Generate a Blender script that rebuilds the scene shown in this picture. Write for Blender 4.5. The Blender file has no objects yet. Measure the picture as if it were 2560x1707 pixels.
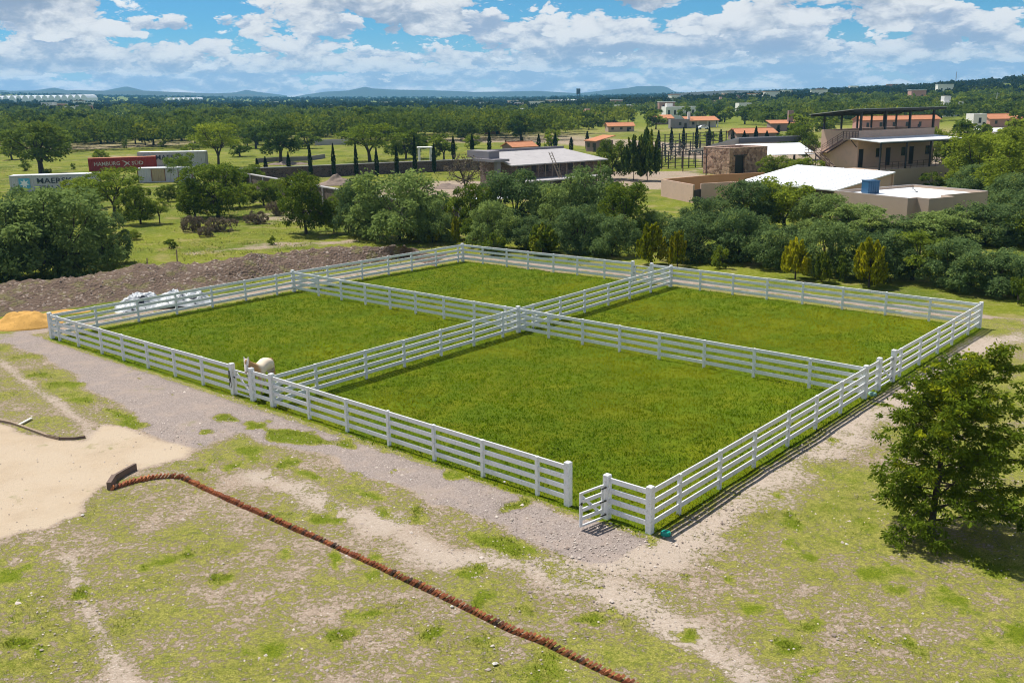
import bpy, bmesh, math, random
import numpy as np
from mathutils import Vector, Matrix

# ------------------------------------------------------------------ camera, light, exposure
SC = bpy.context.scene
COL = SC.collection
F_PX, PITCH, ROLL, EYE = 2444.0, 0.2473, -0.0155, 13.0      # focal length in photo pixels, tilt, roll, height (m)
FW = np.array([0, math.cos(PITCH), -math.sin(PITCH)])
_U = np.array([0, math.sin(PITCH), math.cos(PITCH)]); _R = np.array([1.0, 0, 0])
RT = _R*math.cos(ROLL) + _U*math.sin(ROLL)
UP = -_R*math.sin(ROLL) + _U*math.cos(ROLL)
cam_d = bpy.data.cameras.new('camera')
cam = bpy.data.objects.new('camera', cam_d); COL.objects.link(cam)
cam_d.sensor_width = 36.0; cam_d.lens = F_PX/2560*36.0
cam_d.clip_start = 0.5; cam_d.clip_end = 60000
M3 = Matrix((RT, UP, -FW)).transposed()
cam.matrix_world = Matrix.Translation((0, 0, EYE)) @ M3.to_4x4()
SC.camera = cam

SUN_AZ, SUN_EL = math.radians(140.0), math.radians(62.0)     # direction towards the sun (math angle from +X)
sun_d = bpy.data.lights.new('sun', 'SUN'); sun = bpy.data.objects.new('sun', sun_d); COL.objects.link(sun)
sun_d.energy = 5.0; sun_d.angle = math.radians(0.5); sun_d.color = (1.0, 0.955, 0.88)
sdir = Vector((math.cos(SUN_AZ)*math.cos(SUN_EL), math.sin(SUN_AZ)*math.cos(SUN_EL), math.sin(SUN_EL)))
sun.rotation_euler = sdir.to_track_quat('Z', 'Y').to_euler()
SC.view_settings.view_transform = 'Standard'; SC.view_settings.look = 'None'
SC.view_settings.exposure = 0.30; SC.view_settings.gamma = 1.0
SC.view_settings.use_curve_mapping = False
SC.render.engine = 'CYCLES'
SC.cycles.use_denoising = True; SC.cycles.pixel_filter_type = 'BLACKMAN_HARRIS'; SC.cycles.filter_width = 1.1
SC.cycles.max_bounces = 6; SC.cycles.diffuse_bounces = 3; SC.cycles.transparent_max_bounces = 4
SC.cycles.transmission_bounces = 3; SC.cycles.volume_bounces = 1; SC.cycles.glossy_bounces = 2
SC.cycles.caustics_reflective = False; SC.cycles.caustics_refractive = False

# ------------------------------------------------------------------ node helpers
class NT:
    def __init__(s, tree): s.t = tree; s.n = tree.nodes; s.l = tree.links
    def new(s, typ, ins=None, **props):
        nd = s.n.new(typ)
        for k, v in props.items(): setattr(nd, k, v)
        for k, v in (ins or {}).items(): s.set(nd.inputs[k], v)
        return nd
    def set(s, sock, v):
        if isinstance(v, bpy.types.NodeSocket): s.l.new(v, sock)
        elif isinstance(v, bpy.types.Node): s.l.new(v.outputs[0], sock)
        else:
            if isinstance(v, (tuple, list)) and len(v) == 3 and sock.type == 'RGBA': v = (*v, 1)
            sock.default_value = v
    def math(s, op, a, b=0.0, c=None, clamp=False):
        nd = s.n.new('ShaderNodeMath'); nd.operation = op; nd.use_clamp = clamp
        s.set(nd.inputs[0], a); s.set(nd.inputs[1], b)
        if c is not None: s.set(nd.inputs[2], c)
        return nd.outputs[0]
    def mix(s, f, a, b, blend='MIX'):
        nd = s.n.new('ShaderNodeMix'); nd.data_type = 'RGBA'; nd.blend_type = blend; nd.clamp_factor = True
        s.set(nd.inputs[0], f); s.set(nd.inputs[6], a); s.set(nd.inputs[7], b)
        return nd.outputs[2]
    def noise(s, vec, scale, detail=3, rough=0.55, dim='3D', dist=0.0):
        nd = s.n.new('ShaderNodeTexNoise'); nd.noise_dimensions = dim
        if vec is not None: s.l.new(vec, nd.inputs['Vector'])
        nd.inputs['Scale'].default_value = scale; nd.inputs['Detail'].default_value = detail
        nd.inputs['Roughness'].default_value = rough; nd.inputs['Distortion'].default_value = dist
        return nd.outputs[0]
    def vor(s, vec, scale, feature='F1', rnd=1.0, out=0):
        nd = s.n.new('ShaderNodeTexVoronoi'); nd.feature = feature
        if vec is not None: s.l.new(vec, nd.inputs['Vector'])
        nd.inputs['Scale'].default_value = scale; nd.inputs['Randomness'].default_value = rnd
        return nd.outputs[out]
    def step(s, x, a, b):          # smooth ramp from a to b
        nd = s.n.new('ShaderNodeMapRange'); nd.interpolation_type = 'SMOOTHSTEP'
        s.set(nd.inputs[0], x); s.set(nd.inputs[1], a); s.set(nd.inputs[2], b)
        nd.inputs[3].default_value = 0; nd.inputs[4].default_value = 1
        return nd.outputs[0]

def new_mat(name):
    m = bpy.data.materials.new(name); m.use_nodes = True
    t = NT(m.node_tree); b = m.node_tree.nodes['Principled BSDF']
    return m, t, b

# ------------------------------------------------------------------ sky
SC.world = bpy.data.worlds.new('World'); SC.world.use_nodes = True
def build_sky():
    w = NT(SC.world.node_tree); w.n.clear()
    out = w.new('ShaderNodeOutputWorld')
    sky = w.new('ShaderNodeTexSky', sky_type='NISHITA', sun_disc=False, sun_elevation=SUN_EL,
                sun_rotation=math.radians(90) - SUN_AZ, altitude=1900.0, air_density=1.0, dust_density=0.6, ozone_density=1.6)
    geo = w.new('ShaderNodeNewGeometry')
    tc = w.new('ShaderNodeTexCoord')
    sep = w.new('ShaderNodeSeparateXYZ', {0: tc.outputs['Generated']})
    x, y, z = sep.outputs
    az = w.math('ARCTAN2', x, y); el = w.math('ARCSINE', z)
    bluec = w.mix(1.0, sky.outputs[0], (0.36, 0.78, 1.04), 'MULTIPLY')
    col = w.new('ShaderNodeVectorMath', {0: bluec, 'Scale': 0.10}, operation='SCALE').outputs[0]
    # horizon veil
    veil = w.math('POWER', w.math('SUBTRACT', 1.0, w.step(el, -0.02, 0.075)), 1.3)
    col = w.mix(w.math('MULTIPLY', veil, 0.9), col, (0.72, 0.77, 0.88))
    # banks of cumulus: the far ones small and low over the horizon, the near ones large and high
    def bank(seed, su, sv, thr, soft, lo0, lo1, hi0, hi1, sh_d, lit, grey, haze_f, extra=()):
        nonlocal col
        band = w.math('MULTIPLY', w.step(el, lo0, lo1), w.math('SUBTRACT', 1.0, w.step(el, hi0, hi1)))
        t = w.math('ADD', thr, w.math('MULTIPLY', w.math('SUBTRACT', 1.0, band), 0.5))
        for (ea, ee, sa, se, amt) in extra:
            ga = w.math('POWER', w.math('DIVIDE', w.math('SUBTRACT', az, ea), sa), 2.0)
            ge = w.math('POWER', w.math('DIVIDE', w.math('SUBTRACT', el, ee), se), 2.0)
            t = w.math('SUBTRACT', t, w.math('MULTIPLY', w.math('EXPONENT', w.math('MULTIPLY', w.math('ADD', ga, ge), -1.0)), amt))
        def dens(de):
            vec = w.new('ShaderNodeCombineXYZ', {0: w.math('MULTIPLY_ADD', az, su, seed), 1: w.math('MULTIPLY_ADD', w.math('ADD', el, de), sv, seed*1.7), 2: 0.0}).outputs[0]
            wob = w.new('ShaderNodeTexNoise', {'Vector': vec, 'Scale': 1.6, 'Detail': 2.0, 'Roughness': 0.5}, noise_dimensions='2D')
            wv = w.new('ShaderNodeVectorMath', {0: wob.outputs['Color'], 1: (0.5, 0.5, 0.5)}, operation='SUBTRACT').outputs[0]
            v2 = w.new('ShaderNodeVectorMath', {0: wv, 1: (0.34, 0.34, 0.0), 2: vec}, operation='MULTIPLY_ADD').outputs[0]
            big = w.noise(v2, 0.62, 1, 0.5, dim='2D')
            vo = w.new('ShaderNodeTexVoronoi', {'Vector': v2, 'Scale': 1.15, 'Detail': 4.0, 'Roughness': 0.62, 'Lacunarity': 2.1}, feature='F1', voronoi_dimensions='2D', normalize=True)
            d = w.math('MULTIPLY_ADD', big, 1.0, w.math('MULTIPLY', w.math('SUBTRACT', 1.0, vo.outputs['Distance']), 1.0))
            return w.math('MULTIPLY_ADD', wob.outputs[0], 0.16, d), vo.outputs['Distance']
        (d0, lobe), (d1, _) = dens(0.0), dens(sh_d)
        a = w.step(w.math('SUBTRACT', d0, t), 0.0, soft)
        body = w.step(w.math('SUBTRACT', d1, t), 0.02, 0.55)                 # cloud overhead: a shaded underside
        edge = w.step(w.math('SUBTRACT', d0, d1), -0.42, 0.40)              # lobes catching the light
        sh = w.math('MULTIPLY', w.math('SUBTRACT', 1.0, w.math('MULTIPLY', body, 0.78)), w.math('MULTIPLY_ADD', edge, 0.62, 0.45), clamp=True)
        sh = w.math('MULTIPLY', sh, w.math('SUBTRACT', 1.28, w.math('MULTIPLY', lobe, 1.5)))
        c = w.mix(w.step(sh, 0.08, 0.95), grey, lit)
        c = w.mix(w.math('MULTIPLY', w.math('SUBTRACT', 1.0, w.step(el, -0.005, 0.07)), haze_f), c, (0.60, 0.71, 0.85))
        col = w.mix(w.math('MULTIPLY', a, w.step(el, -0.006, 0.004)), col, c)
    lit = (0.98, 0.975, 0.97)
    bank(3.1, 30.0, 78.0, 1.00, 0.12, -0.02, -0.006, 0.034, 0.050, 0.0045, (1.05, 1.05, 1.04), (0.46, 0.56, 0.72), 0.08)
    bank(7.7, 20.0, 44.0, 1.14, 0.07, 0.014, 0.028, 0.064, 0.086, 0.008, lit, (0.40, 0.49, 0.65), 0.0)
    bank(12.4, 13.5, 29.0, 1.24, 0.06, 0.042, 0.060, 0.7, 1.3, 0.012, lit, (0.34, 0.42, 0.56), 0.0,
         extra=[(-0.46, 0.083, 0.10, 0.020, 0.30), (0.165, 0.092, 0.11, 0.012, 0.30)])
    bg = w.new('ShaderNodeBackground', {'Color': col, 'Strength': 0.74})
    w.l.new(bg.outputs[0], out.inputs[0])
build_sky()
SC.world.cycles.sampling_method = 'MANUAL'; SC.world.cycles.sample_map_resolution = 64

# ------------------------------------------------------------------ geometry helpers
def HZ(px): return 853.5 - F_PX*math.tan(PITCH) + ROLL*(px - 1280)
def G(px, py, z=0.0):
    d = FW + RT*(px - 1280)/F_PX + UP*(853.5 - py)/F_PX
    t = (z - EYE)/d[2]
    return np.array([d[0]*t, d[1]*t, z])
def zat(xy, py):
    """height at which a vertical line through ground point xy meets photo row py"""
    lo, hi = -5.0, 60.0
    for _ in range(40):
        m = (lo + hi)/2; q = np.array([xy[0], xy[1], m - EYE]); d = q @ FW
        if 853.5 - F_PX*(q @ UP)/d > py: lo = m
        else: hi = m
    return (lo + hi)/2

class MB:
    """collects shapes, then links them as ONE mesh object"""
    def __init__(s): s.v = []; s.f = []; s.fm = []
    def add(s, vs, fs, mi=0):
        o = len(s.v); s.v.extend([tuple(map(float, p)) for p in vs]); s.f.extend([tuple(i + o for i in q) for q in fs]); s.fm.extend([mi]*len(fs)); return s
    def hexa(s, b, t, mi=0):       # bottom quad, top quad (ccw seen from above)
        return s.add(list(b) + list(t), [(3, 2, 1, 0), (4, 5, 6, 7), (0, 1, 5, 4), (1, 2, 6, 5), (2, 3, 7, 6), (3, 0, 4, 7)], mi)
    def box(s, c, size, rz=0.0, mi=0):
        x, y, z = size[0]/2, size[1]/2, size[2]/2; ca, sa = math.cos(rz), math.sin(rz)
        P = lambda a, b, h: (c[0] + a*ca - b*sa, c[1] + a*sa + b*ca, c[2] + h)
        return s.hexa([P(-x, -y, -z), P(x, -y, -z), P(x, y, -z), P(-x, y, -z)], [P(-x, -y, z), P(x, -y, z), P(x, y, z), P(-x, y, z)], mi)
    def beam(s, a, b, w, h, up=(0, 0, 1), mi=0):
        a, b = Vector(a), Vector(b); d = (b - a).normalized(); u = Vector(up)
        if abs(d.dot(u)) > 0.98: u = Vector((1, 0, 0))
        r = d.cross(u).normalized()*w/2; q = r.cross(d).normalized()*h/2
        return s.add([a - r - q, a + r - q, a + r + q, a - r + q, b - r - q, b + r - q, b + r + q, b - r + q],
                     [(0, 1, 2, 3), (7, 6, 5, 4), (0, 4, 5, 1), (1, 5, 6, 2), (2, 6, 7, 3), (3, 7, 4, 0)], mi)
    def tube(s, pts, rad, n=6, mi=0, cap=True):
        pts = [Vector(p) for p in pts]; k = len(pts); rad = rad if hasattr(rad, '__len__') else [rad]*k
        vs = []; ref = Vector((0, 0, 1)); d0 = (pts[-1] - pts[0]).normalized()
        if abs(d0.z) > 0.8: ref = Vector((1, 0, 0))
        for i, p in enumerate(pts):
            d = (pts[min(i + 1, k - 1)] - pts[max(i - 1, 0)]).normalized()
            a = d.cross(ref).normalized(); b = a.cross(d).normalized()
            vs += [p + (a*math.cos(6.28318*j/n) + b*math.sin(6.28318*j/n))*rad[i] for j in range(n)]
        fs = [(i*n + j, i*n + (j + 1) % n, (i + 1)*n + (j + 1) % n, (i + 1)*n + j) for i in range(k - 1) for j in range(n)]
        if cap: fs += [tuple(range(n))[::-1], tuple((k - 1)*n + j for j in range(n))]
        return s.add(vs, fs, mi)
    def prism(s, poly, z0, z1, mi=0):
        n = len(poly); vs = [(p[0], p[1], z0) for p in poly] + [(p[0], p[1], z1) for p in poly]
        return s.add(vs, [tuple(range(n))[::-1], tuple(range(n, 2*n))] + [(i, (i + 1) % n, n + (i + 1) % n, n + i) for i in range(n)], mi)
    def cyl(s, c, r, z0, z1, n=12, r1=None, mi=0):
        r1 = r if r1 is None else r1
        vs = [(c[0] + r*math.cos(6.28318*j/n), c[1] + r*math.sin(6.28318*j/n), z0) for j in range(n)] + [(c[0] + r1*math.cos(6.28318*j/n), c[1] + r1*math.sin(6.28318*j/n), z1) for j in range(n)]
        return s.add(vs, [tuple(range(n))[::-1], tuple(range(n, 2*n))] + [(i, (i + 1) % n, n + (i + 1) % n, n + i) for i in range(n)], mi)
    def mesh(s, name, mats, smooth=False):
        me = bpy.data.meshes.new(name); me.from_pydata(s.v, [], s.f)
        for m in (mats if isinstance(mats, (list, tuple)) else [mats]): me.materials.append(m)
        if any(s.fm): me.polygons.foreach_set('material_index', s.fm)
        if smooth: me.polygons.foreach_set('use_smooth', [True]*len(me.polygons))
        me.update(); return me
    def build(s, name, mats, parent=None, smooth=False, loc=None):
        return link(name, s.mesh(name, mats, smooth), parent, loc)

def link(name, me, parent=None, loc=None, rz=0.0, scale=None):
    o = bpy.data.objects.new(name, me); COL.objects.link(o)
    if parent is not None: o.parent = parent
    if loc is not None: o.location = loc
    if rz: o.rotation_euler = (0, 0, rz)
    if scale is not None: o.scale = scale if hasattr(scale, '__len__') else (scale,)*3
    return o
def tag(o, label=None, cat=None, group=None, kind=None):
    if label: o['label'] = label
    if cat: o['category'] = cat
    if group: o['group'] = group
    if kind: o['kind'] = kind
    return o
def thing(name, label, cat, loc=(0, 0, 0), rz=0.0, group=None):
    o = link(name, None, None, tuple(map(float, loc)), rz); o.empty_display_size = 0.3
    return tag(o, label, cat, group)
def copy_tree(o, parent=None):
    c = o.copy(); COL.objects.link(c); c.parent = parent
    for ch in o.children: copy_tree(ch, c)
    return c
def fast_mesh(name, V, Fc, mat, attrs=None, smooth=False):
    """V (n,3), Fc (m,k) arrays -> mesh"""
    me = bpy.data.meshes.new(name); n, (m, k) = len(V), Fc.shape
    me.vertices.add(n); me.vertices.foreach_set('co', np.ascontiguousarray(V, np.float32).ravel())
    me.loops.add(m*k); me.loops.foreach_set('vertex_index', np.ascontiguousarray(Fc, np.int32).ravel())
    me.polygons.add(m); me.polygons.foreach_set('loop_start', np.arange(0, m*k, k, dtype=np.int32))
    if smooth: me.polygons.foreach_set('use_smooth', np.ones(m, bool))
    for nm, arr in (attrs or {}).items():
        a = me.attributes.new(nm, 'FLOAT_COLOR', 'POINT'); a.data.foreach_set('color', np.ascontiguousarray(arr, np.float32).ravel())
    me.materials.append(mat); me.update(calc_edges=True); me.validate(); return me

def _hash(ix, iy, seed):
    h = (ix.astype(np.int64)*374761393 + iy.astype(np.int64)*668265263 + seed*144665) & 0x7fffffff
    h = ((h ^ (h >> 13))*1274126177) & 0x7fffffff
    return ((h ^ (h >> 16)) & 0xffff)/65535.0
def vnoise(x, y, scale, seed=0, octv=3):
    s = np.zeros_like(x, float); a, tot = 1.0, 0.0
    for o in range(octv):
        X, Y = x*scale*2**o, y*scale*2**o; ix, iy = np.floor(X), np.floor(Y); fx, fy = X - ix, Y - iy
        fx = fx*fx*(3 - 2*fx); fy = fy*fy*(3 - 2*fy)
        h = lambda p, q: _hash(p, q, seed + o*17)
        v = (h(ix, iy)*(1 - fx) + h(ix + 1, iy)*fx)*(1 - fy) + (h(ix, iy + 1)*(1 - fx) + h(ix + 1, iy + 1)*fx)*fy
        s += a*v; tot += a; a *= 0.5
    return s/tot
def sstep(x, a, b):
    t = np.clip((x - a)/(b - a), 0, 1); return t*t*(3 - 2*t)
def poly_sd(x, y, poly):
    """signed distance to polygon, negative inside"""
    P = np.asarray(poly, float)[:, :2]; n = len(P); d = np.full(x.shape, 1e9); ins = np.zeros(x.shape, bool)
    for i in range(n):
        a, b = P[i], P[(i + 1) % n]; e = b - a; L = e @ e + 1e-9
        t = np.clip(((x - a[0])*e[0] + (y - a[1])*e[1])/L, 0, 1)
        d = np.minimum(d, (x - a[0] - t*e[0])**2 + (y - a[1] - t*e[1])**2)
        c = ((a[1] > y) != (b[1] > y)) & (x < (b[0] - a[0])*(y - a[1])/(b[1] - a[1] + 1e-12) + a[0])
        ins ^= c
    d = np.sqrt(d); return np.where(ins, -d, d)
def line_d(x, y, pts):
    d = np.full(x.shape, 1e9); P = np.asarray(pts, float)[:, :2]
    for a, b in zip(P[:-1], P[1:]):
        e = b - a; t = np.clip(((x - a[0])*e[0] + (y - a[1])*e[1])/(e @ e + 1e-9), 0, 1)
        d = np.minimum(d, (x - a[0] - t*e[0])**2 + (y - a[1] - t*e[1])**2)
    return np.sqrt(d)
def GP(pts, z=0.0): return [G(px, py, z)[:2] for px, py in pts]

# ------------------------------------------------------------------ terrain
_AZ = np.radians([-180, -60, -40, -28, -15, 0, 8, 15, 22, 30, 45, 180])
_Z1 = np.array([6, 8, 8, 7, 1, -2, 1, 5, 10, 20, 24, 6.0])      # height 1.3 km out
_Z2 = np.array([30, 40, 46, 44, 14, -2, 2, 8, 20, 40, 45, 30.0])  # height 4 km out
FENCE = {'L': G(131, 846), 'LF': G(684, 1017), 'F': G(1624, 1331), 'FR': G(2160, 996), 'R': G(2447, 820), 'BR': G(1676, 716.6), 'B': G(1157, 654), 'LB': G(735, 729), 'C': G(1296, 831)}
BANK_FOOT = GP([(-260, 850), (0, 792), (150, 775), (300, 752), (450, 730), (600, 706), (750, 684), (900, 662), (1020, 645), (1130, 628)])
BANK_TOP = [(-260, 735), (0, 702), (160, 686), (330, 662), (450, 650), (600, 643), (760, 617), (900, 609), (1020, 606), (1095, 617)]
def H(x, y):
    x = np.asarray(x, float); y = np.asarray(y, float)
    r = np.hypot(x, y); az = np.arctan2(x, y)
    z1 = np.interp(az, _AZ, _Z1); z2 = np.interp(az, _AZ, _Z2)
    t1 = sstep(r, 330, 1300); t2 = sstep(r, 1200, 4200)
    h = z1*t1 + (z2 - z1)*t2
    h = h + sstep(r, 250, 900)*(vnoise(x, y, 1/240., 5, 2) - 0.5)*5.0
    return h
def Hs(x, y): return float(H(np.array([x]), np.array([y]))[0])
def place(px, py):
    """ground point under photo pixel, following the terrain"""
    d = FW + RT*(px - 1280)/F_PX + UP*(853.5 - py)/F_PX; d = d/math.hypot(d[0], d[1])
    r = np.geomspace(10, 9000, 4000); zz = EYE + d[2]*r; hh = H(d[0]*r, d[1]*r)
    i = np.argmax(zz < hh) if (zz < hh).any() else len(r) - 1
    return np.array([d[0]*r[i], d[1]*r[i], float(hh[i])])
# ------------------------------------------------------------------ materials
def paint(name, col, rough=0.6, var=0.12, scale=3.0, bump=0.0, bscale=30.0, dirt=None, dirt_amt=0.0, metallic=0.0):
    m, t, b = new_mat(name); g = t.new('ShaderNodeNewGeometry'); p = g.outputs['Position']
    n = t.noise(p, scale, 4, 0.6)
    c = t.mix(n, tuple(max(0, x*(1 - var)) for x in col), tuple(min(1, x*(1 + var)) for x in col))
    if dirt: c = t.mix(t.math('MULTIPLY', t.step(t.noise(p, scale*2.3, 5, 0.65), 0.5, 0.72), dirt_amt), c, dirt)
    t.set(b.inputs['Base Color'], c); b.inputs['Roughness'].default_value = rough; b.inputs['Metallic'].default_value = metallic
    if bump:
        bp = t.new('ShaderNodeBump', {'Strength': bump, 'Distance': 0.02, 'Height': t.noise(p, bscale, 3)})
        t.l.new(bp.outputs[0], b.inputs['Normal'])
    return m
MT = {}
MT['fence'] = paint('white_painted_timber', (0.79, 0.79, 0.79), 0.55, 0.05, 6, 0.3, 60, (0.40, 0.37, 0.33), 0.55)
MT['iron'] = paint('black_iron', (0.02, 0.02, 0.022), 0.5, 0.2, 8)
MT['steel'] = paint('dark_steel', (0.022, 0.022, 0.026), 0.5, 0.2, 2)
MT['rail_steel'] = paint('brown_steel', (0.06, 0.03, 0.028), 0.6, 0.25, 2)
MT['tan'] = paint('tan_render', (0.58, 0.405, 0.31), 0.9, 0.10, 0.7, 0.3, 12, (0.44, 0.33, 0.27), 0.5)
MT['tan_dark'] = paint('taupe_render', (0.43, 0.325, 0.25), 0.9, 0.10, 0.7, 0.3, 12)
MT['white_roof'] = paint('white_metal_roof', (0.84, 0.85, 0.86), 0.45, 0.03, 0.5)
MT['white_wall'] = paint('white_render', (0.76, 0.74, 0.70), 0.85, 0.06, 0.5)
MT['gap_dark'] = paint('dark_gap_shade', (0.10, 0.105, 0.12), 0.5, 0.1, 0.6)  # dark colour for the shade in the gap under the open canopy
MT['edge'] = paint('galvanised_edge', (0.45, 0.46, 0.47), 0.5, 0.1, 0.6)
MT['door'] = paint('dark_door', (0.018, 0.014, 0.012), 0.5, 0.3, 3)
MT['glass'] = paint('dark_window_glass', (0.035, 0.04, 0.045), 0.15, 0.2, 2)
MT['concrete'] = paint('raw_concrete', (0.40, 0.375, 0.37), 0.95, 0.14, 0.6, 0.4, 8, (0.27, 0.25, 0.25), 0.6)
MT['concrete_dark'] = paint('grey_concrete', (0.24, 0.22, 0.235), 0.95, 0.14, 0.6, 0.4, 8)
MT['timber'] = paint('weathered_timber', (0.30, 0.22, 0.15), 0.9, 0.25, 6, 0.4, 25, (0.12, 0.08, 0.06), 0.5)
MT['tile_end'] = paint('terracotta_ridge', (0.42, 0.16, 0.075), 0.85, 0.2, 2)
MT['mauve'] = paint('mauve_render', (0.27, 0.185, 0.165), 0.9, 0.1, 0.7)
MT['blue'] = paint('blue_plastic', (0.012, 0.075, 0.16), 0.4, 0.15, 2)
MT['teal'] = paint('teal_plastic', (0.0, 0.30, 0.22), 0.35, 0.1, 8)
MT['pale_green'] = paint('faded_green_plastic', (0.25, 0.42, 0.33), 0.5, 0.15, 8)
MT['stone_white'] = paint('pale_stone', (0.62, 0.58, 0.52), 0.9, 0.2, 8)
MT['orange_wall'] = paint('ochre_render', (0.52, 0.27, 0.135), 0.9, 0.10, 0.6)
MT['pink'] = paint('pink_render', (0.50, 0.27, 0.22), 0.9, 0.1, 0.5)

def tile_mat():
    m, t, b = new_mat('terracotta_tiles'); g = t.new('ShaderNodeNewGeometry'); p = g.outputs['Position']
    n = t.noise(p, 1.3, 5, 0.7); w = t.new('ShaderNodeTexWave', {'Vector': p, 'Scale': 1.4, 'Distortion': 1.0}, bands_direction='DIAGONAL')
    c = t.mix(n, (0.36, 0.12, 0.05), (0.62, 0.27, 0.12)); c = t.mix(t.math('MULTIPLY', w.outputs[1], 0.25), c, (0.25, 0.10, 0.05))
    t.set(b.inputs['Base Color'], c); b.inputs['Roughness'].default_value = 0.9
    return m
MT['tile'] = tile_mat()
def masonry(name, c0, c1, mortar, sx, sy, bump=0.8):
    """coursed rubble seen from far: cells too small to pick apart"""
    m, t, b = new_mat(name); g = t.new('ShaderNodeNewGeometry'); p = g.outputs['Position']
    mp = t.new('ShaderNodeMapping', {'Vector': p}); mp.inputs['Scale'].default_value = (sx, sx, sy)
    v = t.new('ShaderNodeTexVoronoi', {'Vector': mp.outputs[0], 'Scale': 1.0}); e = t.vor(mp.outputs[0], 1.0, 'DISTANCE_TO_EDGE')
    s = t.new('ShaderNodeSeparateColor', {0: v.outputs['Color']})
    c = t.mix(s.outputs[0], c0, c1); c = t.mix(t.math('MULTIPLY', s.outputs[1], 0.35), c, (0.10, 0.07, 0.06))
    k = t.step(e, 0.02, 0.10); c = t.mix(k, mortar, c)
    t.set(b.inputs['Base Color'], c); b.inputs['Roughness'].default_value = 0.95
    bp = t.new('ShaderNodeBump', {'Strength': bump, 'Distance': 0.06, 'Height': t.math('ADD', k, t.math('MULTIPLY', t.noise(p, 9, 3), 0.5))})
    t.l.new(bp.outputs[0], b.inputs['Normal']); return m
MT['rubble'] = masonry('dark_rubble_wall', (0.055, 0.035, 0.032), (0.17, 0.11, 0.09), (0.16, 0.13, 0.115), 2.6, 4.2)
MT['stone'] = masonry('brown_field_stone', (0.16, 0.075, 0.045), (0.66, 0.42, 0.29), (0.36, 0.25, 0.18), 1.9, 2.2, 1.0)
MT['brickwall'] = masonry('brown_brick', (0.13, 0.08, 0.06), (0.27, 0.18, 0.14), (0.26, 0.22, 0.2), 3.0, 6.0)

def leaf_mat(name, dark, light, yellow, trans=0.35):
    """foliage: colour varies leaf by leaf (attribute) and tree by tree"""
    m = bpy.data.materials.new(name); m.use_nodes = True; t = NT(m.node_tree); t.n.clear()
    a = t.new('ShaderNodeAttribute', attribute_name='tint'); s = t.new('ShaderNodeSeparateColor', {0: a.outputs['Color']})
    oi = t.new('ShaderNodeObjectInfo')
    c = t.mix(s.outputs[0], dark, light)
    c = t.mix(t.math('MULTIPLY', t.step(s.outputs[1], 0.62, 1.0), 0.75), c, yellow)
    c = t.mix(t.math('MULTIPLY', t.step(oi.outputs['Random'], 0.35, 1.0), 0.30), c, yellow)
    hs = t.new('ShaderNodeHueSaturation', {'Color': c, 'Saturation': 1.0, 'Value': t.math('ADD', 0.82, t.math('MULTIPLY', oi.outputs['Random'], 0.4))})
    d = t.new('ShaderNodeBsdfDiffuse', {'Color': hs.outputs[0]}); tr = t.new('ShaderNodeBsdfTranslucent', {'Color': hs.outputs[0]})
    mx = t.new('ShaderNodeMixShader', {0: trans, 1: d.outputs[0], 2: tr.outputs[0]})
    o = t.new('ShaderNodeOutputMaterial'); t.l.new(mx.outputs[0], o.inputs[0]); return m
MT['leaf_grey'] = leaf_mat('grey_green_leaves', (0.078, 0.132, 0.044), (0.205, 0.290, 0.100), (0.32, 0.37, 0.07), 0.42)
MT['leaf_mid'] = leaf_mat('mid_green_leaves', (0.075, 0.125, 0.016), (0.205, 0.27, 0.032), (0.34, 0.36, 0.028), 0.42)
MT['leaf_dark'] = leaf_mat('dark_green_leaves', (0.045, 0.085, 0.02), (0.125, 0.185, 0.035), (0.21, 0.24, 0.026), 0.4)
MT['leaf_fore'] = leaf_mat('glossy_green_leaves', (0.032, 0.078, 0.011), (0.11, 0.185, 0.018), (0.4, 0.42, 0.018), 0.45)
MT['leaf_gold'] = leaf_mat('golden_green_sprays', (0.13, 0.16, 0.008), (0.29, 0.31, 0.012), (0.56, 0.48, 0.014), 0.4)
MT['leaf_cyp'] = leaf_mat('cypress_green', (0.012, 0.026, 0.010), (0.030, 0.050, 0.018), (0.045, 0.06, 0.015), 0.15)
MT['leaf_dry'] = leaf_mat('dry_brush_twigs', (0.13, 0.10, 0.07), (0.26, 0.21, 0.14), (0.22, 0.22, 0.09), 0.2)
MT['leaf_far'] = leaf_mat('far_wood_leaves', (0.042, 0.078, 0.015), (0.125, 0.18, 0.026), (0.23, 0.25, 0.022), 0.36)
MT['leaf_plain_shaded'] = leaf_mat('far_plain_leaves_cloud_shaded', (0.016, 0.032, 0.012), (0.048, 0.075, 0.020), (0.085, 0.10, 0.018), 0.30)  # leaf colour darkened to stand for cloud shadow over the far plain
MT['bark'] = paint('dark_bark', (0.060, 0.045, 0.034), 0.95, 0.3, 5, 0.8, 20)

# ------------------------------------------------------------------ ground regions (photo pixels -> ground polygons)
LAWN = [FENCE[k][:2] for k in ('L', 'LF', 'F', 'FR', 'R', 'BR', 'B', 'LB')]
GRAVEL = GP([(-120, 800), (60, 822), (125, 850), (260, 893), (440, 950), (585, 997), (700, 1030), (870, 1088), (1000, 1132), (1130, 1172), (1330, 1240), (1440, 1274), (1520, 1300), (1610, 1345), (1560, 1385), (1480, 1400),
             (1380, 1372), (1260, 1325), (1150, 1285), (1040, 1240), (930, 1195), (800, 1145), (690, 1108), (600, 1090), (520, 1118), (430, 1142), (370, 1110), (330, 1050), (210, 960), (100, 890), (0, 862), (-120, 880)])
SAND = GP([(-150, 1052), (0, 1058), (60, 1080), (150, 1102), (215, 1098), (250, 1060), (300, 1068), (400, 1085), (500, 1112), (470, 1145), (390, 1165), (300, 1190), (255, 1235), (215, 1275), (120, 1318), (40, 1335), (-150, 1372)])
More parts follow.
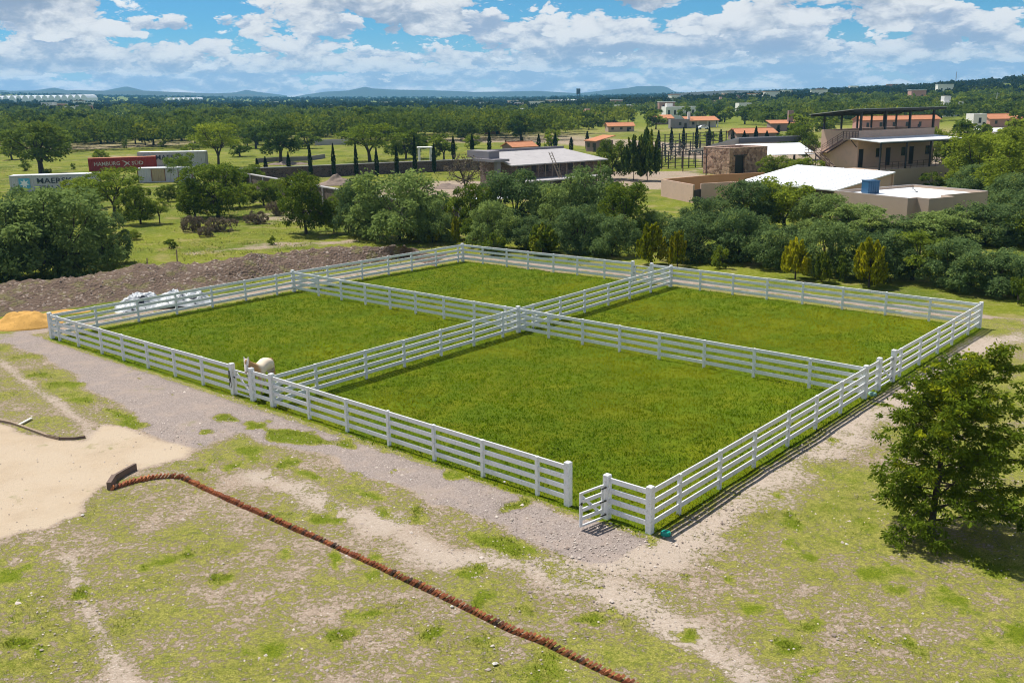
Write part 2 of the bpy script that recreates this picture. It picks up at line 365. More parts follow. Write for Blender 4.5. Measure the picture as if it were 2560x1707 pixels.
PALE = [(640, 1188), (740, 1222), (830, 1262), (930, 1312), (1020, 1348), (1120, 1385), (1220, 1395), (1330, 1410), (1440, 1440), (1560, 1500), (1680, 1570), (1800, 1650), (1880, 1720)]
PALE2 = [(1560, 1395), (1680, 1375), (1760, 1320), (1880, 1240), (2000, 1150), (2100, 1085), (2200, 1020), (2320, 945), (2440, 865), (2560, 838), (2700, 845)]
STRIP = [(500, 1110), (640, 1135), (740, 1175), (860, 1215), (980, 1262), (1080, 1305), (1200, 1350), (1320, 1390), (1400, 1420), (1455, 1455)]     # lush strip beside the gravel
MIDSTRIP = [(560, 1040), (620, 1058), (700, 1085), (760, 1100), (850, 1110), (930, 1135)]
STRIP2 = [(95, 935), (160, 965), (230, 1010), (300, 1035), (330, 1062)]
TRACKS = [[(-20, 880), (30, 925), (80, 965), (150, 1010), (215, 1065), (235, 1100), (225, 1160), (195, 1240)], [(170, 1395), (195, 1460), (225, 1540), (265, 1620), (300, 1690), (320, 1730)]]
BACKPATH = [FENCE['L'][:2] + (-1.6, 1.6), FENCE['LB'][:2] + (-1.5, 1.6), FENCE['B'][:2] + (-0.4, 2.2), FENCE['BR'][:2] + (1.3, 1.6), FENCE['R'][:2] + (1.6, 1.6), FENCE['R'][:2] + (4.5, -1.0)]
_rng = np.random.RandomState(4)
CLUMPS = [(x, y, w) for x, y, w in (
    (1165, 1175, 90), (345, 962, 28), (370, 930, 40), (430, 985, 30), (470, 920, 28), (345, 950, 26), (455, 1000, 24), (640, 1055, 60), (740, 1090, 80), (520, 1075, 60), (985, 1172, 26), (870, 1195, 26), (965, 1130, 26),
    (920, 1105, 30), (1290, 1270, 90), (1315, 1385, 60), (1440, 1420, 60), (1620, 1445, 90), (1720, 1440, 40), (1650, 1360, 60), (1575, 1390, 30), (1475, 1540, 110), (1820, 1520, 160), (1860, 1430, 120), (2010, 1380, 120),
    (1940, 1235, 60), (2060, 1160, 60), (2110, 1110, 60), (2180, 1010, 36), (2215, 1015, 30), (2530, 770, 70), (2500, 745, 60), (2300, 1210, 150), (2150, 1260, 120), (520, 1150, 70), (600, 1160, 90), (480, 1180, 60), (690, 1160, 90),
    (60, 1420, 120), (40, 1520, 140), (140, 1500, 110), (130, 1620, 120), (60, 1590, 100), (560, 1440, 80), (580, 1500, 70), (700, 1400, 80), (830, 1400, 70), (820, 1300, 110), (930, 1390, 80), (960, 1430, 80), (890, 1540, 110),
    (830, 1595, 90), (700, 1610, 110), (380, 1560, 60), (1070, 1590, 80), (420, 1400, 90), (1240, 1480, 110), (1330, 1530, 120), (1180, 1440, 90), (2030, 1570, 160), (2350, 1490, 180), (2500, 1560, 150), (2280, 1600, 130), (2480, 1680, 120),
    (2050, 1690, 130), (1960, 1620, 100), (2180, 1420, 120), (2440, 1410, 100), (1990, 1300, 80), (1700, 1600, 80))]
def masks(x, y):
    r = np.hypot(x, y); near = r < 170
    ma = np.zeros((len(x), 4)); mb = np.zeros((len(x), 4)); ma[:, 3] = 1; mb[:, 3] = 1
    i = np.where(near)[0]; X, Y = x[i], y[i]
    wob = (vnoise(X, Y, 0.55, 3, 3) - 0.5)*1.6; wob2 = (vnoise(X, Y, 1.4, 9, 2) - 0.5)*0.8
    lawn = sstep(poly_sd(X, Y, LAWN) + wob2*0.5, 0.45, 0.05)
    grav = sstep(poly_sd(X, Y, GRAVEL) + wob, 0.35, -0.5)
    sand = sstep(poly_sd(X, Y, SAND) + wob*0.8, 0.35, -0.7)
    pale = sstep(line_d(X, Y, GP(PALE)) + wob*1.2, 1.1, 0.1)*0.9
    pale = np.maximum(pale, sstep(line_d(X, Y, GP(PALE2)) + wob*1.2, 1.7, 0.2)*0.9)
    for t in TRACKS: pale = np.maximum(pale, sstep(line_d(X, Y, GP(t)) + wob*0.3, 0.40, 0.0)*0.62)
    g = 0.545 + 0.42*(vnoise(X, Y, 0.30, 21, 4) - 0.5) + 0.40*(vnoise(X, Y, 1.3, 23, 3) - 0.5) + 0.10*sstep(X, 4, 16)
    g = g - 0.31*pale
    gc = np.zeros_like(g)
    wx, wy = (vnoise(X, Y, 0.9, 131, 3) - 0.5), (vnoise(X, Y, 0.9, 137, 3) - 0.5)
    wx2, wy2 = (vnoise(X, Y, 3.0, 151, 2) - 0.5), (vnoise(X, Y, 3.0, 157, 2) - 0.5)
    fb = vnoise(X, Y, 1.1, 139, 4)
    for cx, cy, w in CLUMPS:
        c = G(cx, cy); dist = math.hypot(c[0], c[1]); rad = w/F_PX*math.hypot(dist, 13)*0.5
        q = np.hypot(X - c[0] + wx*rad*2.6 + wx2*0.5, (Y - c[1])*0.8 + wy*rad*2.6 + wy2*0.5)/rad
        gc = np.maximum(gc, (0.30 + 0.75*sstep(fb, 0.30, 0.62))*sstep(q, 1.7, 0.2)*0.92)
    gc = np.maximum(gc, (0.45 + 0.5*sstep(fb, 0.3, 0.6))*sstep(line_d(X, Y, GP(STRIP)) + wob*1.1, 1.15, 0.1))
    gc = np.maximum(gc, (0.5 + 0.45*sstep(fb, 0.3, 0.6))*sstep(line_d(X, Y, GP(STRIP2)) + wob*0.9, 1.2, 0.1))
    gc = np.maximum(gc, (0.30 + 0.62*sstep(fb, 0.36, 0.62))*sstep(line_d(X, Y, GP(MIDSTRIP)) + wob*1.2, 0.75, 0.0))
    # thin weeds along the outside of the fence
    g = np.maximum(g*(1 - 0.72*grav), gc)
    fl = np.minimum(line_d(X, Y, [FENCE['L'], FENCE['F']]), line_d(X, Y, [FENCE['F'], FENCE['R']]))
    g = np.maximum(g, 0.62*sstep(fl + wob*0.3, 0.9, 0.25))
    g = np.where(sand > 0.4, g*0.12, g)
    bp = sstep(line_d(X, Y, BACKPATH) + wob*0.5, 1.6, 0.8)
    # beyond the paddocks: meadow
    back = np.minimum.reduce([sstep(poly_sd(X, Y, LAWN), 1.0, 3.0), sstep(Y - (60 - 0.28*np.abs(X)), 0, 6)])
    fld = back*(1 - 0.0*bp)
    fld = fld*(0.75 + 0.35*vnoise(X, Y, 0.09, 31, 3))
    bare = sstep(vnoise(X, Y, 0.045, 41, 3), 0.66, 0.80)*0.6
    yard = sstep(poly_sd(X, Y, GP([(1140, 500), (920, 490), (900, 470), (1000, 450), (1200, 450), (1420, 430), (1700, 410), (1800, 440), (1700, 480), (1500, 470)])) + wob, 2, -4)
    bare = np.maximum(bare, yard*0.85)
    road = sstep(line_d(X, Y, GP([(500, 630), (600, 622), (700, 612), (860, 606)])) + wob*2, 2.2, 0.4)*0.7
    fld = fld*(1 - np.clip(np.maximum(np.maximum(bare, road), bp), 0, 1))
    g2 = np.where(back > 0.5, np.where(bp > 0.4, 0.12, 0.30), g)
    ma[i, 0] = lawn; ma[i, 1] = np.clip(g2, 0, 1); ma[i, 2] = np.maximum(grav, 0.75*bp*back)*(1 - sand)
    ma[i, 2] *= 1 - 0.85*sstep(gc, 0.35, 0.7); mb[i, 0] = sand; mb[i, 1] = np.clip(fld, 0, 1); mb[i, 2] = pale
    j = np.where(~near)[0]
    X, Y = x[j], y[j]
    n = vnoise(X, Y, 1/60., 51, 3)
    rj = np.hypot(X, Y); mb[j, 1] = 0.9*sstep(n, 0.66, 0.50)*sstep(rj, 420, 260)
    ma[j, 1] = 0.35 + 0.5*sstep(rj, 250, 450)
    return ma, mb

def ground_mat():
    m, t, b = new_mat('ground'); g = t.new('ShaderNodeNewGeometry'); p = g.outputs['Position']
    A = t.new('ShaderNodeSeparateColor', {0: t.new('ShaderNodeAttribute', attribute_name='ma').outputs['Color']})
    B = t.new('ShaderNodeSeparateColor', {0: t.new('ShaderNodeAttribute', attribute_name='mb').outputs['Color']})
    lawn, dens, grav = A.outputs; sand, field, pale = B.outputs
    n05, n2, n7, n25 = t.noise(p, 0.5, 3), t.noise(p, 2.2, 4, 0.6), t.noise(p, 7.0, 4, 0.65), t.noise(p, 26.0, 3, 0.7)
    pebble = t.vor(p, 30.0); pcol = t.new('ShaderNodeSeparateColor', {0: t.vor(p, 24.0, out=1)})
    n60 = t.noise(p, 62.0, 2, 0.7)
    soil = t.mix(n2, (0.27, 0.200, 0.145), (0.43, 0.335, 0.255))
    soil = t.mix(t.math('MULTIPLY', t.step(pcol.outputs[0], 0.72, 0.95), 0.5), soil, (0.58, 0.50, 0.42))
    soil = t.mix(t.math('MULTIPLY', t.step(n25, 0.48, 0.62), 0.55), soil, (0.155, 0.11, 0.075))
    soil = t.mix(t.math('MULTIPLY', pale, 0.65), soil, t.mix(n7, (0.38, 0.31, 0.245), (0.57, 0.49, 0.41)))
    fine = t.math('ADD', t.math('MULTIPLY', n25, 0.55), t.math('MULTIPLY', n60, 0.45))
    dry = t.mix(t.step(fine, 0.36, 0.66), (0.115, 0.125, 0.018), (0.43, 0.385, 0.105)); green = t.mix(t.step(fine, 0.34, 0.66), (0.050, 0.090, 0.005), (0.205, 0.235, 0.014))
    lush = t.step(t.math('ADD', dens, t.math('ADD', t.math('MULTIPLY', t.math('SUBTRACT', n2, 0.5), 0.7), t.math('MULTIPLY', t.math('SUBTRACT', n7, 0.5), 0.8))), 0.48, 0.95)
    grass = t.mix(lush, dry, green)
    dith = t.math('ADD', t.math('MULTIPLY', t.math('SUBTRACT', n7, 0.5), 1.15), t.math('MULTIPLY', t.math('SUBTRACT', fine, 0.5), 1.25))
    thr = t.math('ADD', t.math('ADD', 0.50, dith), t.math('MULTIPLY', t.math('SUBTRACT', n2, 0.5), 0.35))
    k = t.step(t.math('SUBTRACT', dens, thr), -0.07, 0.07)
    base = t.mix(k, soil, grass)
    gr = t.mix(t.math('ADD', t.math('MULTIPLY', pcol.outputs[1], 0.6), t.math('MULTIPLY', t.step(fine, 0.36, 0.66), 0.4)), (0.155, 0.122, 0.105), (0.43, 0.36, 0.32)); gr = t.mix(t.math('MULTIPLY', n2, 0.45), gr, (0.30, 0.25, 0.22)); gr = t.mix(t.math('MULTIPLY', t.step(t.noise(p, 0.8, 5, 0.65), 0.46, 0.64), 0.6), gr, (0.36, 0.285, 0.235)); gr = t.mix(t.math('MULTIPLY', t.step(t.noise(p, 3.1, 5, 0.7), 0.58, 0.70), 0.55), gr, (0.17, 0.14, 0.115))
    gk = t.math('MULTIPLY', grav, t.math('SUBTRACT', 1.0, t.math('MULTIPLY', k, t.step(dens, 0.45, 0.7))))
    base = t.mix(t.step(t.math('ADD', gk, t.math('MULTIPLY', dith, 0.75)), 0.35, 0.65), base, gr)
    sd = t.mix(n2, (0.42, 0.32, 0.215), (0.52, 0.42, 0.31)); sd = t.mix(t.math('MULTIPLY', t.step(n25, 0.56, 0.68), 0.45), sd, (0.30, 0.22, 0.14)); sd = t.mix(t.math('MULTIPLY', t.step(t.noise(p, 1.1, 5, 0.7), 0.45, 0.70), 0.5), sd, (0.36, 0.275, 0.19))
    sd = t.mix(t.step(n05, 0.40, 0.62), sd, (0.48, 0.385, 0.28))
    base = t.mix(t.step(t.math('ADD', sand, t.math('MULTIPLY', dith, 0.6)), 0.3, 0.7), base, sd)
    fc = t.mix(n2, (0.115, 0.145, 0.010), (0.215, 0.225, 0.018)); fc = t.mix(t.step(t.noise(p, 0.10, 4), 0.42, 0.62), fc, (0.095, 0.130, 0.010))
    fc = t.mix(t.math('MULTIPLY', t.step(t.noise(p, 0.35, 4, 0.6), 0.50, 0.66), 0.75), fc, (0.27, 0.22, 0.085))
    fc = t.mix(t.math('MULTIPLY', t.step(t.math('ADD', n7, t.math('MULTIPLY', n2, 0.6)), 0.80, 1.02), 0.55), fc, (0.33, 0.30, 0.12))
    fc = t.mix(t.math('MULTIPLY', t.step(t.noise(p, 0.9, 5, 0.7), 0.52, 0.66), 0.45), fc, (0.085, 0.125, 0.012))
    base = t.mix(t.step(t.math('ADD', field, t.math('ADD', t.math('MULTIPLY', t.math('SUBTRACT', n2, 0.5), 0.9), t.math('MULTIPLY', t.math('SUBTRACT', t.noise(p, 0.4, 4, 0.65), 0.5), 1.3))), 0.18, 0.55), base, fc)
    lc = t.mix(n7, (0.060, 0.110, 0.003), (0.145, 0.195, 0.005)); lc = t.mix(t.step(n05, 0.38, 0.66), lc, (0.14, 0.165, 0.004))
    base = t.mix(t.step(lawn, 0.35, 0.65), base, lc)
    t.set(b.inputs['Base Color'], base); b.inputs['Roughness'].default_value = 1.0; b.inputs['Specular IOR Level'].default_value = 0.1
    hgt = t.math('ADD', t.math('MULTIPLY', n25, 0.5), t.math('ADD', t.math('MULTIPLY', k, 0.6), t.math('MULTIPLY', pebble, 0.5)))
    hgt = t.math('ADD', hgt, n7)
    bp = t.new('ShaderNodeBump', {'Strength': 0.75, 'Distance': 0.04, 'Height': hgt}); t.l.new(bp.outputs[0], b.inputs['Normal'])
    return m
MT['ground'] = ground_mat()

def build_ground():
    az = np.concatenate([np.radians(np.linspace(-44, 44, 371)), np.radians(np.linspace(44, 316, 60))[1:-1]])
    rr = np.concatenate([[0.5, 3, 6], np.geomspace(9, 170, 370), np.geomspace(170, 6500, 120)[1:]])
    A, R = np.meshgrid(az, rr); x = (R*np.sin(A)).ravel(); y = (R*np.cos(A)).ravel(); z = H(x, y)
    na, nr = len(az), len(rr); r = R.ravel()
    ma, mb = masks(x, y)
    z = z + np.where(r < 150, (vnoise(x, y, 0.35, 61, 3) - 0.5)*0.10*(1 - ma[:, 0]), 0)
    idx = np.arange(nr*na).reshape(nr, na); nx = np.roll(idx, -1, axis=1)
    Fc = np.stack([idx[:-1], nx[:-1], nx[1:], idx[1:]], -1).reshape(-1, 4)[:, ::-1]
    me = fast_mesh('ground', np.stack([x, y, z], 1), Fc, MT['ground'], {'ma': ma, 'mb': mb}, smooth=True)
    return tag(link('ground', me), kind='structure')
build_ground()

# ------------------------------------------------------------------ grass as stuff
def grass_mat(name, c0, c1, c2, trans=0.3, pull=0.75):
    m = bpy.data.materials.new(name); m.use_nodes = True; t = NT(m.node_tree); t.n.clear()
    a = t.new('ShaderNodeAttribute', attribute_name='tint'); s = t.new('ShaderNodeSeparateColor', {0: a.outputs['Color']})
    c = t.mix(s.outputs[0], c0, c1); c = t.mix(t.math('MULTIPLY', s.outputs[1], 0.85), c, c2)
    g = t.new('ShaderNodeNewGeometry')
    nn = t.new('ShaderNodeMix', data_type='VECTOR'); nn.inputs[0].default_value = pull
    t.l.new(g.outputs['Normal'], nn.inputs[4]); nn.inputs[5].default_value = (0, 0, 1)
    d = t.new('ShaderNodeBsdfDiffuse', {'Color': c, 'Normal': nn.outputs[1]}); tr = t.new('ShaderNodeBsdfTranslucent', {'Color': c})
    mx = t.new('ShaderNodeMixShader', {0: trans, 1: d.outputs[0], 2: tr.outputs[0]})
    o = t.new('ShaderNodeOutputMaterial'); t.l.new(mx.outputs[0], o.inputs[0]); return m
MT['lawn'] = grass_mat('paddock_grass', (0.052, 0.115, 0.002), (0.135, 0.215, 0.004), (0.3, 0.29, 0.006), 0.30, 0.94)
MT['tuft'] = grass_mat('rough_grass', (0.075, 0.130, 0.006), (0.185, 0.230, 0.016), (0.44, 0.395, 0.115), 0.35, 0.88)
def tufts(x, y, h, wid, nb, tint, rng):
    n = len(x); N = n*nb
    bx = np.repeat(x, nb) + rng.normal(0, 1, N)*np.repeat(wid, nb)*0.5; by = np.repeat(y, nb) + rng.normal(0, 1, N)*np.repeat(wid, nb)*0.5
    a = rng.uniform(0, 6.283, N); hh = np.repeat(h, nb)*rng.uniform(0.55, 1.25, N); w = hh*rng.uniform(0.16, 0.32, N)
    lean = rng.uniform(0.15, 0.9, N)*hh; la = rng.uniform(0, 6.283, N); z0 = H(bx, by) - 0.01
    p0 = np.stack([bx - np.cos(a)*w, by - np.sin(a)*w, z0], 1); p1 = np.stack([bx + np.cos(a)*w, by + np.sin(a)*w, z0], 1)
    p2 = np.stack([bx + np.cos(la)*lean, by + np.sin(la)*lean, z0 + hh], 1)
    V = np.stack([p0, p1, p2], 1).reshape(-1, 3); Fc = np.arange(3*N).reshape(N, 3)
    T = np.repeat(np.repeat(tint, nb, 0), 3, 0); T = np.clip(T + np.repeat(rng.normal(0, 0.10, N), 3)[:, None], 0, 1)
    return V, Fc, np.concatenate([T, np.ones((len(T), 2))], 1)
def build_grass():
    rng = np.random.RandomState(11)
    # paddock lawns: density falls with distance
    P = np.array(LAWN); lo, hi = P.min(0), P.max(0)
    n = 230000; x = rng.uniform(lo[0], hi[0], n); y = rng.uniform(lo[1], hi[1], n)
    keep = (poly_sd(x, y, LAWN) < 0.25) & (rng.rand(n) < np.clip(34/np.hypot(x, y), 0.35, 1)); x, y = x[keep], y[keep]
    big = vnoise(x, y, 0.20, 71, 4); sm = vnoise(x, y, 0.8, 73, 2)
    right = sstep(poly_sd(x, y, [FENCE[k][:2] for k in ('C', 'FR', 'R', 'BR')]), 0.5, -3.0)          # the right-hand paddock is the yellower one
    yel = np.clip(0.95*sstep(big, 0.46, 0.70) + 0.85*right*sstep(big + 0.3*(sm - 0.5), 0.30, 0.60) + rng.normal(0, 0.07, len(x)) - 0.10, 0, 1)
    tint = np.stack([np.clip(0.40 + 0.9*(sm - 0.45) + 1.5*(vnoise(x, y, 0.11, 77, 3) - 0.5) + rng.normal(0, 0.17, len(x)), 0, 1), np.clip(yel*0.8, 0, 1)], 1)
    h = 0.050 + 0.035*sm + 0.012*rng.rand(len(x))
    V, Fc, T = tufts(x, y, h, np.full(len(x), 0.14), 4, tint, rng)
    tag(link('paddock_grass', fast_mesh('paddock_grass', V, Fc, MT['lawn'], {'tint': T})), kind='stuff')
    # rough grass round the paddocks
    n = 760000; az = rng.uniform(-0.56, 0.56, n); r = np.sqrt(rng.uniform(15**2, 62**2, n)); keep = rng.rand(n) < np.clip(20/r, 0.2, 1); x, y = (r*np.sin(az))[keep], (r*np.cos(az))[keep]
    ma, mb = masks(x, y); d = ma[:, 1]*(1 - ma[:, 0])*(1 - mb[:, 0])*(1 - 0.8*(mb[:, 1] > 0.3))
    fn = vnoise(x, y, 2.4, 81, 3)
    keep = (rng.rand(len(x)) < sstep(d + 1.0*(fn - 0.5), 0.30, 1.0)*0.9); x, y, d = x[keep], y[keep], d[keep]
    lush = np.clip(sstep(d + 0.5*(vnoise(x, y, 0.7, 83, 3) - 0.5), 0.45, 0.95) + rng.normal(0, 0.15, len(x)), 0, 1)
    tint = np.stack([np.clip(rng.normal(0.45, 0.25, len(x)), 0, 1), np.clip(0.92 - 0.85*lush + rng.normal(0, 0.16, len(x)), 0, 1)], 1)
    V, Fc, T = tufts(x, y, 0.022 + 0.045*lush*rng.rand(len(x)), np.full(len(x), 0.11), 3, tint, rng)

    tag(link('rough_grass', fast_mesh('rough_grass', V, Fc, MT['tuft'], {'tint': T})), kind='stuff')
    # coarse meadow grass beyond the bank
    n = 90000; az = rng.uniform(-0.60, 0.10, n); r = rng.uniform(72, 235, n); x, y = r*np.sin(az), r*np.cos(az); ma, mb = masks(x, y); fn = vnoise(x, y, 0.30, 85, 4)
    keep = (poly_sd(x, y, LAWN) > 4) & (mb[:, 1] > 0.15) & (rng.rand(n) < sstep(fn, 0.40, 0.66)); x, y = x[keep], y[keep]; fn = vnoise(x, y, 0.12, 87, 3)
    tint = np.stack([np.clip(rng.normal(0.35, 0.25, len(x)), 0, 1), np.clip(1.5*(fn - 0.25) + rng.normal(0, 0.25, len(x)), 0, 1)], 1)
    V, Fc, T = tufts(x, y, rng.uniform(0.06, 0.20, len(x)), np.full(len(x), 0.6), 3, tint, rng)
    tag(link('meadow_grass', fast_mesh('meadow_grass', V, Fc, MT['tuft'], {'tint': T})), kind='stuff')
build_grass()
def build_pebbles():
    """loose stones on the bare ground, too many and too small to count"""
    rng = np.random.RandomState(17); n = 60000; az = rng.uniform(-0.56, 0.56, n); r = np.sqrt(rng.uniform(15**2, 46**2, n)); x, y = r*np.sin(az), r*np.cos(az); ma, mb = masks(x, y)
    pr = (0.16 + 0.50*ma[:, 2] + 0.25*mb[:, 2])*(1 - ma[:, 0])*(1 - 0.75*mb[:, 0])*np.clip(24/r, 0.3, 1); keep = rng.rand(n) < pr; x, y = x[keep], y[keep]; n = len(x); z = H(x, y)
    s = rng.uniform(0.012, 0.040, n)*np.where(rng.rand(n) < 0.04, 2.0, 1.0); D = np.array([(1, 0, 0), (0, 1, 0), (-1, 0, 0), (0, -1, 0), (0, 0, 0.8)])
    V = np.stack([x, y, z], 1)[:, None] + D[None]*s[:, None, None]*rng.uniform(0.6, 1.4, (n, 5, 1)); Fq = np.array([(0, 1, 4), (1, 2, 4), (2, 3, 4), (3, 0, 4)]); Fc = (np.arange(n)[:, None, None]*5 + Fq[None]).reshape(-1, 3)
    tn = np.repeat(rng.rand(n), 5)[:, None]*np.ones(4); m, t, b = new_mat('loose_pebbles'); a = t.new('ShaderNodeSeparateColor', {0: t.new('ShaderNodeAttribute', attribute_name='tint').outputs['Color']})
    t.set(b.inputs['Base Color'], t.mix(a.outputs[0], (0.20, 0.15, 0.12), (0.58, 0.50, 0.43))); b.inputs['Roughness'].default_value = 0.95
    tag(link('pebbles', fast_mesh('pebbles', V.reshape(-1, 3), Fc, m, {'tint': tn})), kind='stuff')
build_pebbles()
# ------------------------------------------------------------------ paddock fence
def post_mesh(w, h, ch):
    b = MB(); a = w/2; c = a - ch
    q = lambda s, z: [(-s, -s, z), (s, -s, z), (s, s, z), (-s, s, z)]
    b.add(q(a, -0.05) + q(a, h - ch) + q(c, h), [(3, 2, 1, 0), (0, 1, 5, 4), (1, 2, 6, 5), (2, 3, 7, 6), (3, 0, 4, 7), (4, 5, 9, 8), (5, 6, 10, 9), (6, 7, 11, 10), (7, 4, 8, 11), (8, 9, 10, 11)])
    return b.mesh('post', MT['fence'])
POST, THICK = post_mesh(0.115, 1.40, 0.010), post_mesh(0.20, 1.50, 0.02)
def rail_mesh():
    b = MB(); t, h, e = 0.024, 0.086, 0.008
    sec = [(-t, -h + e), (-t + e, -h), (t - e, -h), (t, -h + e), (t, h - e), (t - e, h), (-t + e, h), (-t, h - e)]
    vs = [(0, y, z) for y, z in sec] + [(1, y, z) for y, z in sec]
    b.add(vs, [tuple(range(8))[::-1], tuple(range(8, 16))] + [(i, (i + 1) % 8, 8 + (i + 1) % 8, 8 + i) for i in range(8)][::1])
    me = b.mesh('rail', MT['fence']); bm = bmesh.new(); bm.from_mesh(me); bmesh.ops.recalc_face_normals(bm, faces=bm.faces); bm.to_mesh(me); bm.free(); return me
RAIL = rail_mesh(); RAIL_Z = (1.31, 0.965, 0.625, 0.285)
FRNG = random.Random(5)
def fence_run(label, a, b, posts, thick=(), own=(True, True), ends=(0.10, 0.10)):
    """straight run from a to b; posts: photo pixels of the posts between; thick: indices of heavy posts; own: does the run own its end posts"""
    a, b = np.array(a[:2]), np.array(b[:2]); L = np.linalg.norm(b - a); u = (b - a)/L; rz = math.atan2(u[1], u[0])
    ss = [float((G(*p)[:2] - a) @ u) for p in posts]
    t = thing('paddock_fence', label, 'fence', (a[0], a[1], 0), rz, 'white paddock fence runs')
    stops = [(0.0, ends[0], own[0])] + [(s, 0.0575, True) for s in ss] + [(L, ends[1], own[1])]
    for s, hw, mine in stops:
        if mine: 
            o = link('post', THICK if hw > 0.08 else POST, t, (s, 0, 0), FRNG.uniform(-0.03, 0.03))
            o.scale = (1, 1, FRNG.uniform(0.985, 1.015))
    for (s0, h0, _), (s1, h1, _) in zip(stops[:-1], stops[1:]):
        x0, x1 = s0 + h0, s1 - h1
        for z in RAIL_Z:
            o = link('rail', RAIL, t, (x0, 0.0, z + FRNG.uniform(-0.008, 0.008)), 0, (x1 - x0, 1, 1))
            o.rotation_euler = (0, FRNG.uniform(-0.003, 0.003), FRNG.uniform(-0.002, 0.002))
    return t
g1a, g1b = G(584, 987), G(632, 1002)          # gate beside the horse
def on(k0, k1, p):
    a, b = FENCE[k0][:2], FENCE[k1][:2]; u = (b - a)/np.linalg.norm(b - a); q = a + u*((p[:2] - a) @ u); return np.array([q[0], q[1], 0])
g1a, g1b = on('L', 'LF', g1a), on('L', 'LF', g1b)
g2a, g2b = on('LF', 'F', G(1428, 1259)), on('LF', 'F', G(1522, 1293))
g3a, g3b = on('FR', 'R', G(2195, 976)), on('FR', 'R', G(2227, 953))
g4a, g4b = on('BR', 'B', G(1634, 709)), on('BR', 'B', G(1592, 702))
fence_run('white four-rail fence from the corner by the sand heap to the gate beside the horse', FENCE['L'], g1a, [(154, 851), (205, 865), (259, 884), (316, 900), (377, 919), (444, 940), (512, 962)])
fence_run('short white fence panel right in front of the horse', g1b, FENCE['LF'], [])
fence_run('long white fence along the gravel between the horse and the open gate', FENCE['LF'], g2a, [(775, 1047), (871, 1078), (978, 1112), (1093, 1149), (1217, 1188), (1355, 1232)], own=(False, True))
fence_run('short white fence panel from the open gate to the corner post', g2b, FENCE['F'], [])
fence_run('white fence with striped shadow from the open gate corner towards the young tree', FENCE['F'], FENCE['FR'], [(1679, 1280), (1781, 1218), (1874, 1166), (1955, 1113), (2027, 1070), (2094, 1032)], own=(False, True))
fence_run('short white fence panel beside the closed gate near the young tree', FENCE['FR'], g3a, [], own=(False, True))
fence_run('white fence from the gate by the young tree to the corner on pale soil', g3b, FENCE['R'], [(2241, 941), (2289, 911), (2334, 883), (2372, 861), (2410, 836)])
fence_run('white fence in front of the hedge bordering the yellowish paddock', FENCE['R'], FENCE['BR'], [(2328, 800), (2218, 786), (2115, 770), (2018, 756), (1925, 746), (1836, 736), (1755, 725)], own=(False, True))
fence_run('very short white fence stub beside the gate facing the hedge', FENCE['BR'], g4a, [], own=(False, True))
fence_run('white fence before the hedge from the rear gate to the earth bank corner', g4b, FENCE['B'], [(1517, 695), (1449, 687), (1385, 681), (1323, 673), (1268, 667), (1212, 659)])
fence_run('white fence beside the earth bank from the rear corner to the middle fence', FENCE['B'], FENCE['LB'], [(1145, 656), (1091, 666), (1032, 677), (972, 687), (908, 699), (822, 714)], own=(False, True))
fence_run('white fence in front of the plastic heap ending at the sand heap corner', FENCE['LB'], FENCE['L'], [(692, 737), (614, 752), (530, 768), (440, 785), (343, 803), (240, 823)], own=(False, False))
fence_run('inner white fence from beside the horse to the crossing in the middle', FENCE['LF'], FENCE['C'], [(797, 985), (910, 945), (1009, 917), (1100, 889), (1181, 864), (1258, 843)], own=(False, True))
fence_run('inner white fence from the crossing in the middle to the hedge side', FENCE['C'], FENCE['BR'], [(1333, 820), (1398, 799), (1460, 781), (1517, 763), (1571, 747), (1623, 731)], own=(False, False))
fence_run('inner white fence from the earth bank side to the crossing in the middle', FENCE['LB'], FENCE['C'], [(794, 741), (852, 751), (912, 762), (975, 773), (1041, 784), (1111, 797), (1186, 811), (1264, 825)], own=(False, False))
fence_run('inner white fence from the crossing in the middle towards the young tree', FENCE['C'], FENCE['FR'], [(1370, 846), (1458, 861), (1555, 877), (1658, 894), (1770, 915), (1890, 940), (2021, 970)], own=(False, False))

def gate(label, hinge, free, group='white paddock gates', side=1):
    """barred gate: frame of two stiles and five bars, a diagonal brace, black hinges and latch"""
    h, f = np.array(hinge[:2]), np.array(free[:2]); L = np.linalg.norm(f - h); u = (f - h)/L; rz = math.atan2(u[1], u[0])
    t = thing('paddock_gate', label, 'gate', (h[0], h[1], 0), rz, group)
    m = MT['fence']
    for x in (0.06, L - 0.05): MB().box((x, 0, 0.66), (0.10, 0.05, 1.12)).build('stile', m, t)
    for z, hh in ((1.19, 0.07), (0.92, 0.12), (0.64, 0.12), (0.36, 0.12), (0.12, 0.06)):
        MB().box((L/2 + 0.005, 0.003*(hh > .1), z), (L - 0.215, 0.045, hh)).build('bar', m, t)
    MB().beam((0.12, -0.045*side, 0.30), (L - 0.12, -0.045*side, 1.08), 0.03, 0.09).build('brace', m, t)
    for z in (1.10, 0.66, 0.20):
        MB().box((-0.035, 0, z), (0.10, 0.06, 0.05)).box((0.10, 0.033*side, z), (0.22, 0.012, 0.035)).build('hinge', MT['iron'], t)
    MB().box((L - 0.06, 0.034*side, 0.86), (0.05, 0.015, 0.09)).box((L + 0.0, 0.045*side, 0.87), (0.14, 0.018, 0.022)).build('latch', MT['iron'], t)
    return t
def between(a, b, o=0.13):
    u = (b - a)/np.linalg.norm(b - a); return a + u*o, b - u*o
p, q = between(g1a, g1b, 0.15); gate('closed white barred gate beside the horse, next to the hanging black strap', q, p)
fe = G(1449, 1325); hg = g2b + np.array([-0.12, -0.16, 0]); gate('white barred gate standing open onto the gravel', hg, fe)
p, q = between(g3a, g3b, 0.15); gate('closed white barred gate in the fence behind the young tree', q, p)
